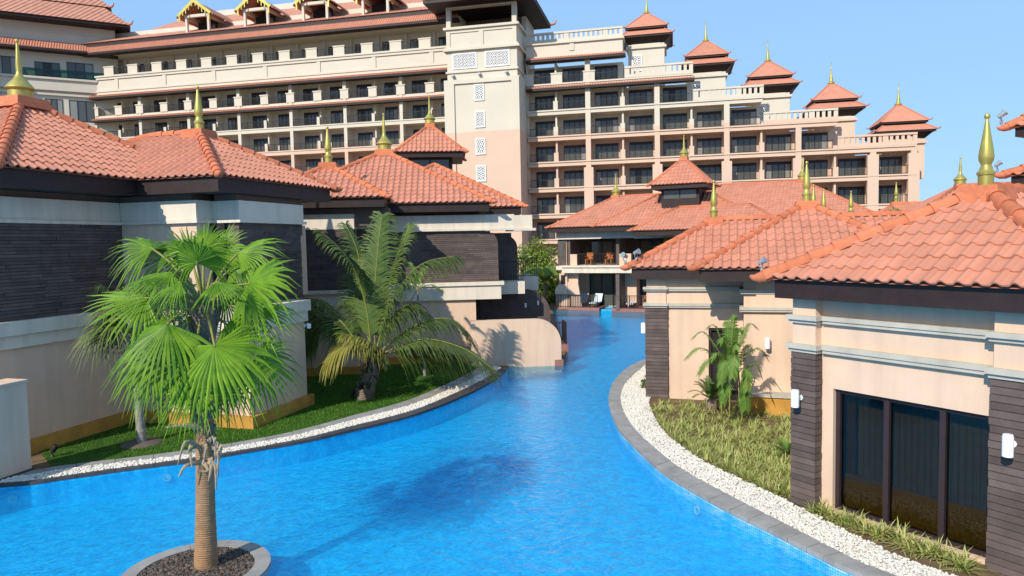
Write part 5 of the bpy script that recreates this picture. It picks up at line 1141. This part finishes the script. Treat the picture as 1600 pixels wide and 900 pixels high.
bush('bush', A(838, 412, 62), 2.0, 1.8, 2.0, 2600, .17, 'bush', 'yellow green bush between the far villa and the second left villa')
bush('bush', A(860, 450, 60), 1.6, 1.5, 2.0, 2000, .17, 'bush', 'lower bush beside the far villa end wall')
bush('bush', Vector((*A(1397, 340, 48).xy, A(1397, 340, 48).z)), .75, .75, .6, 900, .09, 'bush', 'rounded green treetop showing over the right hand roofs')
pb = A(852, 470, 57); pal = thing('palm_tree', Vector((pb.x, pb.y, -.03)), 'small arching palm in front of the far bush', 'palm tree'); pb.z = 1.8
MB().tube([Vector((pb.x, pb.y, -.03)), pb], [.16, .12], 8).build('trunk', 'bark', pal, smooth=True)
for k in range(13):
    th = k*2.4; d = Vector((math.cos(th), math.sin(th), 0)); frond(pal, [pb, pb+d*1.0+Vector((0, 0, 1.3)), pb+d*2.0+Vector((0, 0, .8))], 'areca', .5, 22, .04, .5, .03, .12)
pb = f5.p(8.6, .4, 4.1); pal = thing('potted_palm', f5.p(8.6, .4, 3.36), 'bright green palm on the far villa balcony', 'potted plant')
MB().lathe(f5.p(8.6, .4, 3.36), [(.2, 0), (.3, .5), (.26, .5)], 12).build('pot', 'grey_band', pal)
for k in range(20):
    th = k*2.4; el = random.uniform(.2, 1.3); d = Vector((math.cos(th)*math.cos(el), math.sin(th)*math.cos(el), math.sin(el))); frond(pal, [pb, pb+d*.7+Vector((0, 0, .2)), pb+d*1.25], 'fan', .35, 16, .03, .3, .015, .12)
bush('shrub', P(1007, 607)+Vector((0, 0, .12)), .12, .12, .25, 250, .05, 'cycad', 'tiny dark shrub at the foot of the second villa pier', 'shrub')

# ================================================================== LAMPS AND SMALL THINGS
def wall_lamp(p, out, label, h=.34, r=.075):
    t = thing('wall_lamp', p, label, 'wall lamp', 'white cylinder wall lamps'); c = p+out*.17
    MB().lathe(c+Vector((0, 0, -h/2)), [(r*.8, 0), (r, .01), (r, h-.03), (r*.86, h)], 18).build('shade', 'white', t, smooth=True, auto=40)
    MB().lathe(c+Vector((0, 0, -h/2-.012)), [(r*.7, 0), (r*.7, .012)], 14).build('diffuser', 'dark_metal', t)
    MB().tube([p-out*.03, c+Vector((0, 0, .10))-out*.02+Vector((0, 0, -.02))], .022, 6).build('bracket', 'white', t); MB().lathe(p, [(.055, 0), (.055, .02)], 10, axis=out).build('plate', 'white', t)
wall_lamp(f1.p(.20, .0, 2.12), f1.n, 'white cylinder lamp on the near stone pier left of the wide window')
wall_lamp(f1.p(3.78, .0, 2.05), f1.n, 'white cylinder lamp on the stone pier at the right edge')
wall_lamp(f2.p(3.72, 1.12, 2.06), f2.n, 'white cylinder lamp on the peach wall right of the areca palm')
wall_lamp(f2.p(.0, -.75, 2.2), -f2.d, 'white cylinder lamp over the water, nearer and lower on the second villa side wall', .36, .085); wall_lamp(f2.p(.0, -3.4, 2.2), -f2.d, 'white cylinder lamp over the water, farther along the second villa side wall')
wall_lamp(f3.p(6.15, 4.3, 2.62), f3.n, 'small white lamp under the ledge at the far corner of the left villa', .16, .07); wall_lamp(f3.p(3.45, 4.3, 2.62), f3.n, 'small white lamp under the ledge at the near corner of the left villa', .16, .07)
def floodlight(p, aim, label, k=1.0):
    t = thing('floodlight', p, label, 'floodlight', 'grey floodlights on the roof corners'); a = aim.normalized(); c = p+Vector((0, 0, .20*k))
    MB().lathe(c-a*.12*k, [(.05*k, 0), (.075*k, .05*k), (.08*k, .16*k), (.115*k, .26*k), (.10*k, .26*k)], 12, axis=a).build('housing', 'grey_metal', t, smooth=True, auto=40)
    s = a.cross(Vector((0, 0, 1))).normalized()
    b = MB()
    for g_ in (-1, 1): b.tube([p, p+s*g_*.1*k+Vector((0, 0, .04*k)), c+s*g_*.1*k], .014*k, 6)
    b.build('bracket', 'grey_metal', t); MB().lathe(p-Vector((0, 0, .12*k)), [(.03*k, 0), (.05*k, .06*k), (.05*k, .13*k)], 8).build('base', 'grey_metal', t)
floodlight(f2.p(-.58, .50, 4.52), Vector((-.7, -.5, .3)), 'grey floodlight at the pool end corner of the second villa roof', .85); floodlight(f2.p(-.25, .30, 4.62), Vector((.6, -.6, .3)), 'grey floodlight just behind the one at the pool end roof corner', .85)
floodlight(f1.p(-.42, .36, 4.60), Vector((.5, -.4, .4)), 'grey floodlight on the left roof corner of the near right villa', .62)
c = ft.p(-2.2, 2.2, 8.15); floodlight(c+Vector((-.2, .05, .18)), Vector((.6, -.3, .6)), 'floodlight on the upper eave of the turret at the right edge', .85); c = ft.p(-2.25, 2.25, 6.8); floodlight(c+Vector((-.2, .05, .18)), Vector((.6, -.3, .6)), 'floodlight on the lower eave of the turret at the right edge', .7)
def garden_spot(p, label):
    t = thing('garden_light', p, label, 'garden light', 'small dark garden spotlights'); MB().lathe(p, [(.05, 0), (.04, .02), (.02, .05), (.02, .14)], 10).build('spike', 'dark_metal', t); MB().lathe(p+Vector((0, 0, .12)), [(.05, 0), (.07, .05), (.075, .18), (.06, .18)], 12, axis=Vector((.5, .2, .8))).build('head', 'dark_metal', t, smooth=True, auto=40)
garden_spot(P(550, 622), 'garden spotlight left of the coconut palm stump'); garden_spot(P(675, 586), 'garden spotlight at the foot of the slender palm'); garden_spot(P(82, 713), 'garden spotlight on bare soil by the left garden wall')
def pool_ring(curve, px, label):
    q = P(*px, -.3); i = min(range(1, len(curve)-1), key=lambda j: (curve[j]-Vector((q.x, q.y, 0))).length); t = (curve[i+1]-curve[i-1]).normalized(); n = Vector((t.y, -t.x, 0))
    if (Vector((0, 14, 0))-curve[i]).dot(n) < 0: n = -n
    p = curve[i]+n*.03+Vector((0, 0, -.33)); o = thing('pool_light', p, label, 'pool light', 'round underwater pool lights'); MB().lathe(p, [(.085, 0), (.092, .02), (.09, .03), (.078, .03), (.076, .02)], 20, axis=n).build('ring', 'cloth', o, smooth=True, auto=40); MB().lathe(p, [(.07, 0), (.068, .02)], 16, axis=n).build('lens', 'mosaic_wall', o)
pool_ring(R_IN, (1110, 792), 'underwater pool light below the right kerb'); pool_ring(L_IN, (265, 736), 'underwater pool light left of the foreground palm trunk'); pool_ring(L_IN, (36, 766), 'underwater pool light near the left garden wall')
